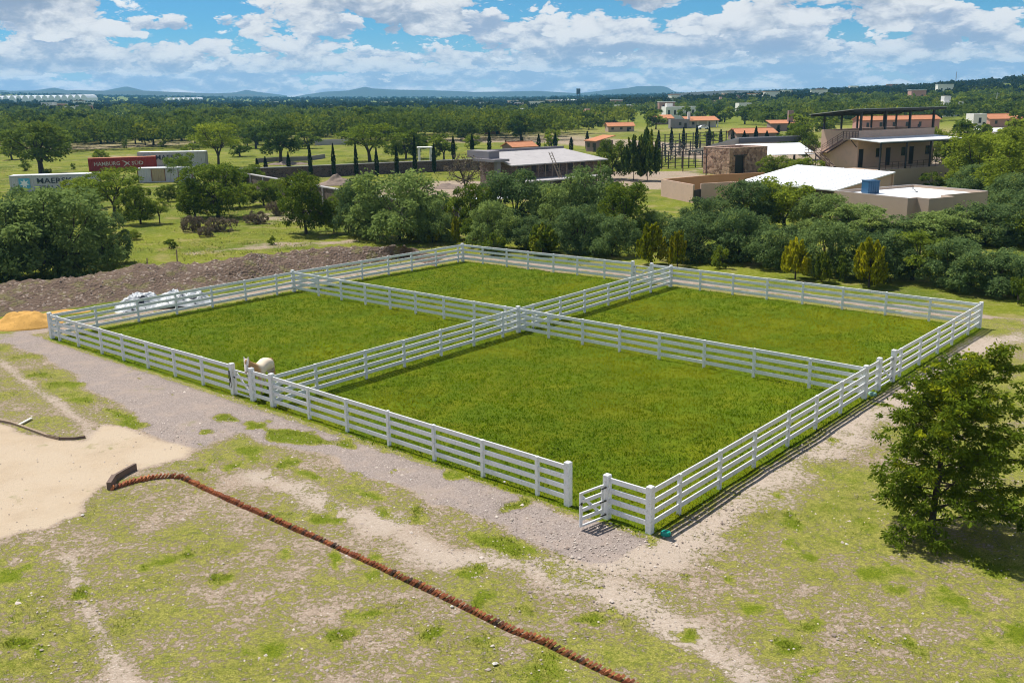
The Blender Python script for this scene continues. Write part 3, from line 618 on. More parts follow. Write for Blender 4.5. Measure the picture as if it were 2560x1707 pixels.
p, q = between(g4a, g4b, 0.15); gate('closed white gate facing the hedge behind the paddocks', q, p)

# strap hanging on the gate post
o = g1a + np.array([-0.10, -0.20, 0])
b = MB(); b.tube([(0, 0, 1.22), (-0.02, -0.03, 0.95), (0.02, -0.02, 0.70), (0.0, -0.03, 0.45), (0.06, -0.03, 0.40), (0.10, -0.02, 0.55), (0.07, -0.02, 0.80), (0.02, 0.0, 1.20)], 0.016, 5)
b.tube([(0.03, -0.01, 1.2), (0.05, -0.03, 0.85), (0.02, -0.03, 0.6), (0.06, -0.03, 0.75)], 0.022, 5)
tag(b.build('hanging_strap', MT['iron'], None, loc=(o[0], o[1], 0)), 'black strap hanging on the gate post beside the horse', 'strap')

# ------------------------------------------------------------------ horse
def horse():
    c = G(665, 889, 1.52); rz = math.radians(-99.0)        # body axis: chest towards the camera, a little to the left
    root = thing('horse', 'cream horse with tan neck and white blaze looking over the white fence', 'horse', (c[0], c[1], 0), 0)
    V = []; E = []; R = []
    def pt(x, y, z, r): V.append((x, y, z)); R.append(r if hasattr(r, '__len__') else (r, r)); return len(V) - 1
    def chain(ids): 
        for i, j in zip(ids[:-1], ids[1:]): E.append((i, j))
    # x forward (chest), origin under the rump
    pel = pt(0.0, 0, 1.20, (0.31, 0.30)); b1 = pt(0.30, 0, 1.20, (0.30, 0.29)); b2 = pt(0.62, 0, 1.13, (0.31, 0.32)); b3 = pt(0.95, 0, 1.10, (0.31, 0.33)); ch = pt(1.25, 0, 1.12, (0.28, 0.31)); rp = pt(-0.30, 0, 1.15, (0.22, 0.24))
    chain([rp, pel, b1, b2, b3, ch])
    n1 = pt(1.45, 0.0, 1.36, (0.19, 0.24)); n2 = pt(1.64, -0.05, 1.50, (0.15, 0.20)); n3 = pt(1.78, -0.10, 1.63, (0.12, 0.16)); pl = pt(1.86, -0.13, 1.72, (0.125, 0.14))
    chain([ch, n1, n2, n3, pl])
    # head turned towards the camera, muzzle down
    hd = np.array([0.55, 0.16, -0.80]); hd /= np.linalg.norm(hd); p0 = np.array([1.86, -0.13, 1.72])
    hs = [pt(*(p0 + hd*d), r) for d, r in ((0.15, (0.105, 0.125)), (0.30, (0.085, 0.10)), (0.44, (0.066, 0.072)), (0.53, (0.062, 0.062)))]
    chain([pl] + hs)
    for s in (-1, 1):
        e = pt(1.84, -0.13 + 0.085*s, 1.86, 0.038); e2 = pt(1.85, -0.13 + 0.105*s, 1.96, 0.016); E.append((pl, e)); E.append((e, e2))
    for s in (-1, 1):
        f = [pt(1.18, 0.17*s, 0.92, 0.14), pt(1.22, 0.18*s, 0.68, 0.085), pt(1.20, 0.18*s, 0.42, 0.058), pt(1.20, 0.18*s, 0.14, 0.042), pt(1.24, 0.18*s, 0.05, 0.062)]
        chain([ch] + f)
        k = [pt(-0.08, 0.19*s, 0.98, 0.20), pt(0.06, 0.20*s, 0.74, 0.125), pt(-0.16, 0.20*s, 0.50, 0.068), pt(-0.12, 0.20*s, 0.16, 0.044), pt(-0.07, 0.20*s, 0.05, 0.064)]
        chain([pel] + k)
    me = bpy.data.meshes.new('body'); me.from_pydata(V, E, []); o = link('body', me, None)
    md = o.modifiers.new('skin', 'SKIN'); md.use_smooth_shade = True
    for i, sv in enumerate(me.skin_vertices[0].data): sv.radius = R[i]; sv.use_root = (i == pel)
    sb = o.modifiers.new('sub', 'SUBSURF'); sb.levels = 2; sb.render_levels = 2
    bpy.context.view_layer.update()
    dg = bpy.context.evaluated_depsgraph_get(); ev = bpy.data.meshes.new_from_object(o.evaluated_get(dg)); 
    bpy.data.objects.remove(o); ev.name = 'body'
    m, t, bs = new_mat('cream_coat'); tc = t.new('ShaderNodeTexCoord'); sp = t.new('ShaderNodeSeparateXYZ', {0: tc.outputs['Object']})
    nz = t.noise(tc.outputs['Object'], 5.0, 3); fx = t.math('ADD', sp.outputs[0], t.math('MULTIPLY', t.math('SUBTRACT', nz, 0.5), 0.25))
    c = t.mix(t.step(fx, 1.15, 1.45), (0.72, 0.60, 0.44), (0.46, 0.24, 0.085))
    c = t.mix(t.step(t.math('ADD', fx, t.math('MULTIPLY', sp.outputs[2], 0.5)), 2.70, 2.78), c, (0.80, 0.72, 0.64)); c = t.mix(t.step(sp.outputs[2], 0.35, 0.10), c, (0.30, 0.2, 0.13))
    pk = t.math('MULTIPLY', t.step(fx, 2.06, 2.14), t.step(sp.outputs[2], 1.42, 1.30)); c = t.mix(pk, c, (0.36, 0.20, 0.19))
    t.set(bs.inputs['Base Color'], c); bs.inputs['Roughness'].default_value = 0.75
    ev.materials.clear(); ev.materials.append(m); bd = link('body', ev, root); bd.rotation_euler = (0, 0, rz)
    hair = paint('flaxen_hair', (0.55, 0.33, 0.12), 0.8, 0.3, 12)
    rr = random.Random(3); b = MB()
    for i in range(46):
        a = rr.uniform(-0.5, 0.5)*0.16; x0 = -0.50 + rr.uniform(-0.03, 0.03); L = rr.uniform(0.65, 0.95)
        b.tube([(x0, a*0.3, 1.28), (x0 - 0.13, a*0.8, 1.18), (x0 - 0.17 + rr.uniform(-.03, .03), a, 0.95), (x0 - 0.13 + rr.uniform(-.06, .04), a*1.5, 1.28 - L)], [0.018, 0.017, 0.013, 0.004], 4)
    tl = b.build('tail', hair, root); tl.rotation_euler = (0, 0, rz)
    b = MB()
    for i in range(60):
        f = i/59; x0 = 1.30 + 0.50*f; y0 = -0.12*f; z0 = 1.48 + 0.36*f; s = rr.choice((-1, 1)); L = rr.uniform(0.16, 0.30)
        b.tube([(x0, y0, z0), (x0 + 0.02, y0 + 0.10*s, z0 - 0.06), (x0 + 0.02, y0 + 0.15*s, z0 - L)], [0.014, 0.012, 0.003], 4)
    for i in range(8): b.tube([(1.88, -0.13 + rr.uniform(-.04, .04), 1.86), (1.98, -0.12 + rr.uniform(-.05, .05), 1.78), (2.03, -0.11 + rr.uniform(-.05, .05), 1.66)], [0.013, 0.012, 0.004], 4)
    mn = b.build('mane', hair, root); mn.rotation_euler = (0, 0, rz)
    for s in (-1, 1):
        q = p0 + hd*0.17; ey = MB().box((q[0] + 0.055, q[1] + 0.088*s, q[2]), (0.04, 0.03, 0.035)).build('eye', MT['iron'], root); ey.rotation_euler = (0, 0, rz)
horse()

# ------------------------------------------------------------------ earth bank, heaps
def bank():
    n = 260; m = 26
    foot = np.array(BANK_FOOT); top = np.array([G(px, py, 1.35)[:2] for px, py in BANK_TOP])
    def resample(P, k):
        s = np.concatenate([[0], np.cumsum(np.linalg.norm(np.diff(P, axis=0), axis=1))]); q = np.linspace(0, s[-1], k)
        return np.stack([np.interp(q, s, P[:, 0]), np.interp(q, s, P[:, 1])], 1)
    A, T = resample(foot, n), resample(top, n); Bk = T + (T - A)*0.45 + np.array([0.3, 0.8])
    V = np.zeros((n, m, 3)); t = np.linspace(0, 1, m)
    for j, tt in enumerate(t):
        q = A + (T - A)*(tt/0.62) if tt < 0.62 else T + (Bk - T)*((tt - 0.62)/0.38)
        prof = math.sin(min(tt/0.62, 1)*math.pi/2)**1.3 if tt < 0.62 else math.cos((tt - 0.62)/0.38*math.pi/2)**1.2
        x, y = q[:, 0], q[:, 1]
        lump = vnoise(x, y, 0.55, 91, 4) - 0.5; lump2 = vnoise(x, y, 2.2, 93, 3) - 0.5
        hh = (1.10 + 0.5*(vnoise(x, y, 0.16, 95, 2) - 0.5))*prof + prof*(lump*0.8 + lump2*0.40)
        taper = np.clip((n - np.arange(n))/22.0, 0, 1)
        V[:, j] = np.stack([x + lump*0.4, y + lump2*0.3, np.maximum(hh, 0)*taper - 0.03], 1)
    idx = np.arange(n*m).reshape(n, m); Fc = np.stack([idx[:-1, :-1], idx[1:, :-1], idx[1:, 1:], idx[:-1, 1:]], -1).reshape(-1, 4)
    mt, t_, b = new_mat('rubbly_earth'); p = t_.new('ShaderNodeNewGeometry').outputs['Position']
    c = t_.mix(t_.noise(p, 1.1, 5, 0.7), (0.058, 0.036, 0.025), (0.21, 0.140, 0.095)); pc = t_.new('ShaderNodeSeparateColor', {0: t_.vor(p, 6.0, out=1)})
    c = t_.mix(t_.math('MULTIPLY', t_.step(pc.outputs[0], 0.88, 0.97), 0.6), c, (0.44, 0.36, 0.30))
    c = t_.mix(t_.math('MULTIPLY', t_.step(t_.noise(p, 0.9, 5, 0.7), 0.52, 0.62), 0.7), c, (0.15, 0.135, 0.04))
    t_.set(b.inputs['Base Color'], c); b.inputs['Roughness'].default_value = 1.0
    bp = t_.new('ShaderNodeBump', {'Strength': 0.9, 'Distance': 0.15, 'Height': t_.math('ADD', t_.noise(p, 5, 5, 0.7), t_.vor(p, 5.0))}); t_.l.new(bp.outputs[0], b.inputs['Normal'])
    MT['earth'] = mt
    tag(link('earth_bank', fast_mesh('earth_bank', V.reshape(-1, 3), Fc, mt)), kind='structure')
    # stones and clods lying over the bank
    rng = np.random.RandomState(8); S = MB()
    for k in range(300):
        i, j = rng.randint(2, n - 24), rng.randint(1, m - 6); c = V[i, j]; s = rng.uniform(0.04, 0.12)
        vs = [c + np.array(d)*s*rng.uniform(0.6, 1.3, 3) for d in ((1, 0, 0), (0, 1, 0), (-1, 0, 0), (0, -1, 0), (0, 0, .8), (0, 0, -.6))]
        S.add(vs, [(0, 1, 4), (1, 2, 4), (2, 3, 4), (3, 0, 4), (1, 0, 5), (2, 1, 5), (3, 2, 5), (0, 3, 5)])
    tag(S.build('bank_stones', MT['earth_stone']), kind='stuff')
MT['earth_stone'] = paint('pale_clods', (0.22, 0.165, 0.13), 1.0, 0.5, 1.5)
bank()

def mound(name, c, rx, ry, h, mat, seed, rz=0, lump=0.25, n=40):
    V = []; 
    for j in range(n):
        f = j/(n - 1)
        for i in range(48):
            a = 6.28318*i/48; V.append((math.cos(a)*f*rx, math.sin(a)*f*ry))
    V = np.array(V); r = np.hypot(V[:, 0]/rx, V[:, 1]/ry)
    z = h*np.clip(1 - r, 0, 1)**0.85*(1 + lump*2*(vnoise(V[:, 0], V[:, 1], 1.1, seed, 3) - 0.5)) + 0.12*lump*(vnoise(V[:, 0], V[:, 1], 4, seed + 3, 2) - 0.5)*(r < 0.97)
    V = np.column_stack([V*(1 + 0.25*(vnoise(V[:, 0], V[:, 1], 0.6, seed + 7, 2) - 0.5))[:, None], np.where(r > 0.98, -0.05, z)])
    idx = np.arange(n*48).reshape(n, 48); nx = np.roll(idx, -1, 1); Fc = np.stack([idx[:-1], idx[1:], nx[1:], nx[:-1]], -1).reshape(-1, 4)
    return link(name, fast_mesh(name, V, Fc, mat, smooth=True), None, (c[0], c[1], 0), rz)
ms = paint('yellow_building_sand', (0.56, 0.31, 0.075), 1.0, 0.18, 2.5, 0.8, 8, (0.26, 0.14, 0.03), 0.5)
c = G(62, 812); tag(mound('sand_heap', c, 2.2, 1.6, 0.95, ms, 5, 0.2, 0.5), 'ochre yellow heap of building sand beside the fence corner', 'sand heap')
c = G(165, 782); tag(mound('spilled_sand', c, 1.5, 0.6, 0.22, ms, 9, 0.3), 'thin spill of ochre sand behind the fence corner', 'sand heap')

def tarp():
    a, b_ = G(285, 772), G(530, 752); c = (a + b_)/2; L = np.linalg.norm(b_ - a); rz = math.atan2(*(b_ - a)[:2][::-1])
    n, m = 150, 56; x = np.linspace(-L/2, L/2, n)[:, None]*np.ones(m); y = np.linspace(-1.5, 1.5, m)[None]*np.ones((n, 1))
    X, Y = x.ravel(), y.ravel(); N = lambda s, k, o: vnoise(X, Y, s, k, o).reshape(n, m)
    hump = 0.45 + 0.55*np.exp(-((x + L*0.22)/(L*0.12))**2) + 0.55*np.exp(-((x - L*0.08)/(L*0.14))**2) + 0.35*np.exp(-((x - L*0.34)/(L*0.12))**2)
    env = np.clip(1 - (np.abs(y + 0.5*(N(0.5, 107, 2) - 0.5))/1.5)**2.6, 0, 1)*np.clip((L/2 - np.abs(x))/0.7, 0, 1)**0.6
    fold = 1 - np.abs(2*N(0.75, 101, 2) - 1); fold2 = 1 - np.abs(2*N(1.9, 103, 3) - 1); cr = 1 - fold; cr2 = 0.5 - 0.5*fold2
    z = env*hump*(0.35 + 0.60*fold**2) + env*0.22*fold2**2 - 0.02
    V = np.stack([x + 0.2*cr2, y + 0.3*(cr - 0.3), z], -1).reshape(-1, 3); idx = np.arange(n*m).reshape(n, m)
    Fc = np.stack([idx[:-1, :-1], idx[1:, :-1], idx[1:, 1:], idx[:-1, 1:]], -1).reshape(-1, 4)
    mt, t, b = new_mat('crumpled_plastic'); tc = t.new('ShaderNodeTexCoord').outputs['Object']
    k = t.step(t.noise(tc, 1.3, 3, 0.5, dist=1.2), 0.56, 0.60); cc = t.mix(t.noise(tc, 2.5, 3), (0.34, 0.36, 0.38), (0.62, 0.64, 0.65)); cc = t.mix(k, cc, (0.03, 0.035, 0.045))
    t.set(b.inputs['Base Color'], cc); b.inputs['Roughness'].default_value = 0.4
    tag(link('plastic_sheet_heap', fast_mesh('plastic_sheet_heap', V, Fc, mt), None, (c[0], c[1], 0), rz), 'crumpled heap of white and black plastic sheeting at the foot of the earth bank', 'plastic sheet')
    rr = random.Random(2)
    for k in range(4):
        p = G(330 + 12*k, 775 - 4*k); q = G(500 - 8*k, 758 - 3*k)
        MB().beam((p[0], p[1], 0.08 + 0.05*k), (q[0], q[1], 0.08 + 0.05*k), 0.15, 0.05).build('spare_board', MT['fence'])
        tag(bpy.context.scene.objects['spare_board' if k == 0 else 'spare_board.%03d' % k], 'white spare fence board lying in front of the plastic sheeting heap', 'board', 'spare boards by the plastic sheeting')
tarp()
# stakes on the bank
for i, (px, py, hh) in enumerate(((443, 652, 0.9), (368, 660, 0.5))):
    p = G(px, py, 1.2); tag(MB().tube([(0, 0, 0), (0.03, 0, hh)], [0.05, 0.04], 6).build('stake', MT['timber'], None, loc=(p[0], p[1], 1.15)), ('tall' if i == 0 else 'short') + ' dark stake standing on top of the earth bank', 'stake')

# ------------------------------------------------------------------ brick edging across the foreground
def edging():
    px = [(280, 1224), (313, 1213), (343, 1204), (381, 1196), (422, 1193), (452, 1195), (479, 1207), (517, 1226), (572, 1252), (637, 1280), (681, 1299), (803, 1354), (912, 1405), (1048, 1466), (1157, 1518), (1277, 1576), (1362, 1608), (1443, 1651), (1511, 1684), (1569, 1709), (1640, 1745)]
    P = np.array(GP(px)); s = np.concatenate([[0], np.cumsum(np.linalg.norm(np.diff(P, axis=0), axis=1))]); pitch = 0.128; n = int(s[-1]/pitch)
    m, t, b = new_mat('worn_red_brick'); oi = t.new('ShaderNodeObjectInfo'); p = t.new('ShaderNodeNewGeometry').outputs['Position']
    c = t.mix(oi.outputs['Random'], (0.26, 0.075, 0.032), (0.50, 0.17, 0.06)); c = t.mix(t.step(t.math('FRACT', t.math('MULTIPLY', oi.outputs['Random'], 7.0)), 0.80, 0.95), c, (0.09, 0.055, 0.04))
    c = t.mix(t.math('MULTIPLY', t.step(t.noise(p, 14, 4), 0.5, 0.7), 0.5), c, (0.22, 0.13, 0.09)); t.set(b.inputs['Base Color'], c); b.inputs['Roughness'].default_value = 0.95
    bp = t.new('ShaderNodeBump', {'Strength': 0.6, 'Distance': 0.01, 'Height': t.noise(p, 40, 3)}); t.l.new(bp.outputs[0], b.inputs['Normal'])
    mb = MB(); mb.box((0, 0, 0), (0.062, 0.13, 0.27)); me = mb.mesh('brick', m)
    root = thing('brick_edging', 'long edging of red bricks set on edge like saw teeth across the rough grass', 'edging', (P[0][0], P[0][1], 0))
    rr = random.Random(6)
    for i in range(min(n, 298)):
        q = i*pitch; x, y = np.interp(q, s, P[:, 0]), np.interp(q, s, P[:, 1]); x2, y2 = np.interp(q + 0.1, s, P[:, 0]), np.interp(q + 0.1, s, P[:, 1])
        o = link('brick', me, root, (x - P[0][0] + rr.uniform(-.008, .008), y - P[0][1] + rr.uniform(-.008, .008), 0.045 + rr.uniform(-0.03, 0.015)))
        o.rotation_euler = (rr.uniform(-.06, .06), 0.80 + rr.uniform(-0.16, 0.12), math.atan2(y2 - y, x2 - x) + rr.uniform(-.08, .08))
edging()
# planks
def plank(pts, w, h, label, mat, z=0.05):
    P = GP(pts); b = MB(); o = P[0]
    for a, c in zip(P[:-1], P[1:]): b.beam((a[0] - o[0], a[1] - o[1], z), (c[0] - o[0], c[1] - o[1], z), w, h)
    return tag(b.build('plank', mat, None, loc=(o[0], o[1], 0)), label, 'plank')
MT['old_wood'] = paint('old_grey_wood', (0.16, 0.11, 0.085), 0.95, 0.3, 7, 0.5, 30)
plank([(274, 1224), (287, 1203)], 0.16, 0.30, 'thick dark end block where the brick edging starts', MT['old_wood'], 0.12)
plank([(287, 1203), (312, 1188), (340, 1173)], 0.10, 0.26, 'dark weathered plank on edge leading away from the brick edging', MT['old_wood'], 0.11)
plank([(-20, 1050), (30, 1060), (85, 1080), (118, 1092), (150, 1099)], 0.10, 0.12, 'long curved reddish board edging the pale sand', MT['timber'], 0.05)
plank([(118, 1092), (150, 1099), (185, 1099), (214, 1095)], 0.05, 0.10, 'thin curved grey board at the tip of the sand edging', MT['old_wood'], 0.06)
plank([(48, 1067), (80, 1050)], 0.12, 0.04, 'pale plank lying across the sand edging', MT['stone_white'], 0.10)
# valve box lids
def lid(px, py, r, mat, label):
    p = G(px, py); b = MB(); b.cyl((0, 0), r*1.1, 0.0, 0.07, 16).cyl((0, 0), r*0.98, 0.07, 0.11, 16, r*0.9); root = thing('valve_lid', label, 'lid', (p[0], p[1], 0))
    b.build('cap', mat, root); MB().box((0, 0, 0.122), (r*0.9, 0.04, 0.02)).build('grip', mat, root)
lid(1664, 1336, 0.145, MT['teal'], 'bright teal round valve lid on the ground by the fence corner')
lid(2181, 987, 0.17, MT['pale_green'], 'faded green round valve lid beside the fence shadow')
# loose pale stones on the rough grass
rr = random.Random(12)
for i, (px, py, s) in enumerate(((867, 1390, .05), (1130, 1517, .06), (1237, 1660, .07), (1262, 1205, .05), (207, 1288, .06), (2116, 1361, .05), (972, 1206, .05), (1028, 1200, .05))):
    p = G(px, py); b = MB(); vs = [np.array(d)*s*np.array([rr.uniform(.7, 1.4), rr.uniform(.7, 1.3), rr.uniform(.5, .9)]) for d in ((1, 0, 0), (.6, .8, 0), (-.5, .9, 0), (-1, 0, .1), (-.4, -.9, 0), (.6, -.7, 0), (0.1, 0, 1), (0, 0, -.6))]
    b.add(vs, [(k, (k + 1) % 6, 6) for k in range(6)] + [((k + 1) % 6, k, 7) for k in range(6)])
    tag(b.build('loose_stone', MT['stone_white'], None, loc=(p[0], p[1], s*0.4)), 'pale loose stone lying on the rough grass', 'stone', 'loose stones in the foreground')
# ------------------------------------------------------------------ trees
def leaf_quads(P, D, L, W, rng, tint):
    """P centres, D long directions, L lengths, W widths -> quads (slightly folded diamonds)"""
    n = len(P); D = D/np.linalg.norm(D, axis=1)[:, None]; q = rng.normal(size=(n, 3)); S = np.cross(D, q); S /= np.linalg.norm(S, axis=1)[:, None] + 1e-9
    a = P - D*(L*0.5)[:, None]; c = P + D*(L*0.5)[:, None]; b = P + S*(W*0.5)[:, None] + D*(L*0.08)[:, None]; d = P - S*(W*0.5)[:, None] + D*(L*0.08)[:, None]
    V = np.stack([a, b, c, d], 1).reshape(-1, 3); Fc = np.arange(4*n).reshape(n, 4)
    T = np.repeat(tint, 4, 0); return V, Fc, np.concatenate([T, np.ones((len(T), 2))], 1)
def make_tree(name, seed, h, r, trunk_h, trunk_r, nblob, nleaf, leaf, mat, droop=0.35, flat=0.75, sparse=0.0, low=0.0, clump=10):
    rng = np.random.RandomState(seed); rr = random.Random(seed)
    B = []; tries = 0
    while len(B) < nblob and tries < 4000:
        tries += 1
        a = rng.uniform(0, 6.283); f = math.sqrt(rng.uniform(0, 1)); zz = rng.uniform(0, 1)
        cz = trunk_h + (h - trunk_h)*(low + (0.92 - low)*zz); env = math.sqrt(max(0.05, 1 - (max(0, (zz - 0.30))/0.78)**2))*(0.65 + 0.35*min(1, zz/0.25))
        rb = r*rng.uniform(0.22, 0.36)*(1.0 if nblob < 20 else 0.85)
        p = np.array([math.cos(a)*f*(r - rb*0.7)*env, math.sin(a)*f*(r - rb*0.7)*env, min(cz, h - rb*flat*0.8)])
        if all(np.linalg.norm((p - q)/(1, 1, 0.8)) > 0.62*(rb + s) for q, s in B): B.append((p, rb))
    # trunk and limbs
    b = MB(); top = np.array([rng.uniform(-.1, .1)*r*0.3, rng.uniform(-.1, .1)*r*0.3, trunk_h])
    b.tube([(0, 0, -0.15), (top[0]*0.4, top[1]*0.4, trunk_h*0.5), top], [trunk_r*1.25, trunk_r, trunk_r*0.85], 8)
    hub = [top + np.array([math.cos(k*2.1 + 1)*0.12*r, math.sin(k*2.1 + 1)*0.12*r, (h - trunk_h)*0.22]) for k in range(3)]
    for q in hub: b.tube([top - (0, 0, 0.1), (top*0.6 + q*0.4), q], [trunk_r*0.8, trunk_r*0.65, trunk_r*0.55], 6)
    for p, rb in B:
        q = min(hub, key=lambda v: np.linalg.norm(v - p)); mid = (q + p)/2 + rng.normal(0, 0.05*r, 3) - (0, 0, 0.04*r)
        b.tube([q, mid, p], [trunk_r*0.45, trunk_r*0.30, trunk_r*0.12], 5)
    trunk = b.mesh('trunk', MT['bark'])
    # leaves gathered in clumps over each limb end
    W = np.array([s**2 for _, s in B]); W = W/W.sum(); PP, DD, TT = [], [], []
    for (p, rb), w in zip(B, W):
        n = int(nleaf*w); k = clump
        dirs = rng.normal(size=(k, 3)); dirs[:, 2] = dirs[:, 2]*0.8 + 0.25; dirs /= np.linalg.norm(dirs, axis=1)[:, None]
        bt = rng.uniform(0, 1); tint_c = np.clip(rng.normal(0.45, 0.25, k), 0, 1); yel_c = np.clip(rng.normal(0.40, 0.26, k)*0.7 + 0.3*bt, 0, 1)
        ci = rng.randint(0, k, n); d = dirs[ci] + rng.normal(0, 0.42, (n, 3)); d /= np.linalg.norm(d, axis=1)[:, None]
        rad = rb*(rng.uniform(0.35, 1.12, n)**(0.6 if not sparse else 0.9))*np.where(rng.rand(n) < 0.13, rng.uniform(1.05, 1.40, n), 1.0); q = p + d*rad[:, None]*(1, 1, flat)
        dd = d*(1, 1, 0.4) + rng.normal(0, 0.45, (n, 3)) - np.array([0, 0, droop])
        PP.append(q); DD.append(dd); TT.append(np.stack([np.clip(tint_c[ci] + rng.normal(0, 0.16, n), 0, 1), np.clip(yel_c[ci] + rng.normal(0, 0.10, n), 0, 1)], 1))
    P, D, T = np.concatenate(PP), np.concatenate(DD), np.concatenate(TT); n = len(P); P[:, 2] = np.maximum(P[:, 2], 0.15)
    L = leaf*rng.uniform(0.7, 1.5, n); V, Fc, T4 = leaf_quads(P, D, L, L*rng.uniform(0.32, 0.55, n), rng, T)
    crown = fast_mesh('crown', V, Fc, MT[mat], {'tint': T4})
    return trunk, crown, h, r
TREES = {}
TREES['hedge'] = [make_tree('hedge_tree', 100 + i, 6.6, 4.3, 0.5, 0.15, 34, 13500, 0.28, 'leaf_grey', 0.55, 0.85, 0, 0.0, 12) for i in range(4)]
TREES['mid'] = [make_tree('mid_tree', 200 + i, 6.8, 4.3, 1.25, 0.19, 25, 9500, 0.30, 'leaf_mid', 0.40, 0.8, 0, 0.0, 10) for i in range(4)]
TREES['dark'] = [make_tree('dark_tree', 300 + i, 8.0, 4.8, 1.9, 0.30, 20, 7000, 0.38, 'leaf_dark', 0.3, 0.75, 0, 0.05, 9) for i in range(3)]
TREES['open'] = [make_tree('open_tree', 400 + i, 6.8, 4.4, 1.8, 0.20, 17, 4300, 0.30, 'leaf_mid', 0.2, 0.5, 1, 0.25, 9) for i in range(3)]
TREES['bush'] = [make_tree('bush', 500 + i, 2.2, 1.6, 0.15, 0.06, 10, 1700, 0.22, 'leaf_mid', 0.1, 0.8, 0, 0.0, 8) for i in range(3)]
TREES['dry'] = [make_tree('dry_bush', 600 + i, 1.6, 1.8, 0.1, 0.05, 12, 2600, 0.20, 'leaf_dry', -0.2, 0.8, 0, 0.0, 8) for i in range(2)]
TREES['bare'] = [make_tree('bare_tree', 650, 6.5, 4.2, 1.6, 0.20, 24, 1500, 0.26, 'leaf_dry', 0.0, 0.6, 1, 0.2, 6)]
TREES['far'] = [make_tree('far_tree', 700 + i, 8.0, 4.8, 1.4, 0.26, 12, 1300, 0.85, 'leaf_far', 0.2, 0.75, 0, 0.0, 7) for i in range(5)]
TREES['farm'] = [make_tree('far_tree', 760 + i, 7.5, 4.6, 1.6, 0.26, 12, 1300, 0.80, 'leaf_mid', 0.2, 0.75, 0, 0.0, 7) for i in range(3)]
TRNG = random.Random(77)
def plant(kind, x, y, w, h, label, group, cat='tree', name='tree', variant=None, z=None):
    tr, cr, h0, r0 = TREES[kind][variant % len(TREES[kind]) if variant is not None else TRNG.randrange(len(TREES[kind]))]
    o = thing(name, label, cat, (x, y, Hs(x, y) if z is None else z), TRNG.uniform(0, 6.28), group)
    o.scale = (w/(2*r0), w/(2*r0), h/h0)
    link('trunk', tr, o); link('crown', cr, o); return o
def tree_px(kind, px, py, wpx, top, label, group=None, z=None, **kw):
    """trunk foot at photo pixel (px, py), crown wpx pixels wide, top at photo row top"""
    p = place(px, py) if z is None else G(px, py, z); d = math.hypot(p[0], p[1]); h = zat(p, top) - p[2]
    return plant(kind, p[0], p[1], wpx/F_PX*d, max(h, 0.4), label, group, z=p[2] if z is None else z, **kw)

tree_px('hedge', 150, 690, 330, 478, 'large spreading grey-green tree rooted on top of the earth bank', variant=0)
tree_px('hedge', 20, 705, 240, 505, 'drooping grey-green tree at the picture edge beside the bank-top tree', variant=2)
tree_px('hedge', 95, 640, 210, 470, 'grey-green tree just behind the large bank-top tree', variant=1)
tree_px('hedge', 270, 660, 120, 530, 'small drooping tree at the outer end of the bank-top trees', variant=3)
tree_px('open', 288, 545, 190, 420, 'open-crowned tree with bare dark limbs in front of the red container', variant=0)
tree_px('mid', 352, 562, 110, 465, 'bushy tree with dark trunk in front of the stacked pale containers', variant=1)
tree_px('mid', 210, 520, 130, 445, 'yellow-green tree half hiding the grey lettered container', variant=2)
tree_px('open', 400, 560, 60, 495, 'thin pale sapling in the meadow beside the bushy tree', variant=1)
tree_px('mid', 545, 545, 190, 412, 'broad dark-shadowed tree in the meadow behind the dry bushes', variant=0)
tree_px('mid', 488, 545, 105, 440, 'smaller tree touching the broad meadow tree', variant=3)
tree_px('mid', 766, 585, 165, 432, 'rounded tree with a clear dark trunk alone in the meadow', variant=2)
tree_px('mid', 835, 583, 70, 500, 'slim leaning tree between the lone meadow tree and the hedge', variant=1)
tree_px('open', 872, 585, 60, 525, 'thin shrubby tree at the end of the hedge', variant=2)
tree_px('dark', 105, 437, 185, 308, 'tall oak-like tree with forked trunk behind the grey container', variant=0)
tree_px('mid', 452, 452, 95, 382, 'leaning tree overhanging the pale stacked containers', variant=3)
tree_px('open', 547, 420, 130, 305, 'open tree with a V of bare limbs beside the pale container', variant=2)
tree_px('dark', 702, 408, 125, 300, 'dense dark tree behind the row of thin cypresses', variant=1)
tree_px('open', 925, 405, 190, 310, 'wide umbrella-shaped tree with several stems behind the cypress row', variant=0)
tree_px('mid', 1015, 398, 110, 320, 'grey-green tree joined to the umbrella-shaped tree', variant=1)
tree_px('farm', 1110, 400, 80, 335, 'light green tree beside the small concrete frame', variant=1)
tree_px('dark', 1302, 355, 95, 285, 'dark tree with bare trunk behind the tiled cottage', variant=2)
tree_px('farm', 1380, 372, 55, 324, 'round pale tree beside the tiled cottage', variant=0)
tree_px('bare', 1165, 495, 120, 385, 'half-bare twiggy tree standing in the dusty yard', variant=0)
tree_px('mid', 1525, 450, 120, 350, 'loose green tree between the grey building and the dark cypresses', variant=1)
tree_px('mid', 1450, 470, 110, 400, 'green tree overlapping the end of the grey building', variant=0)

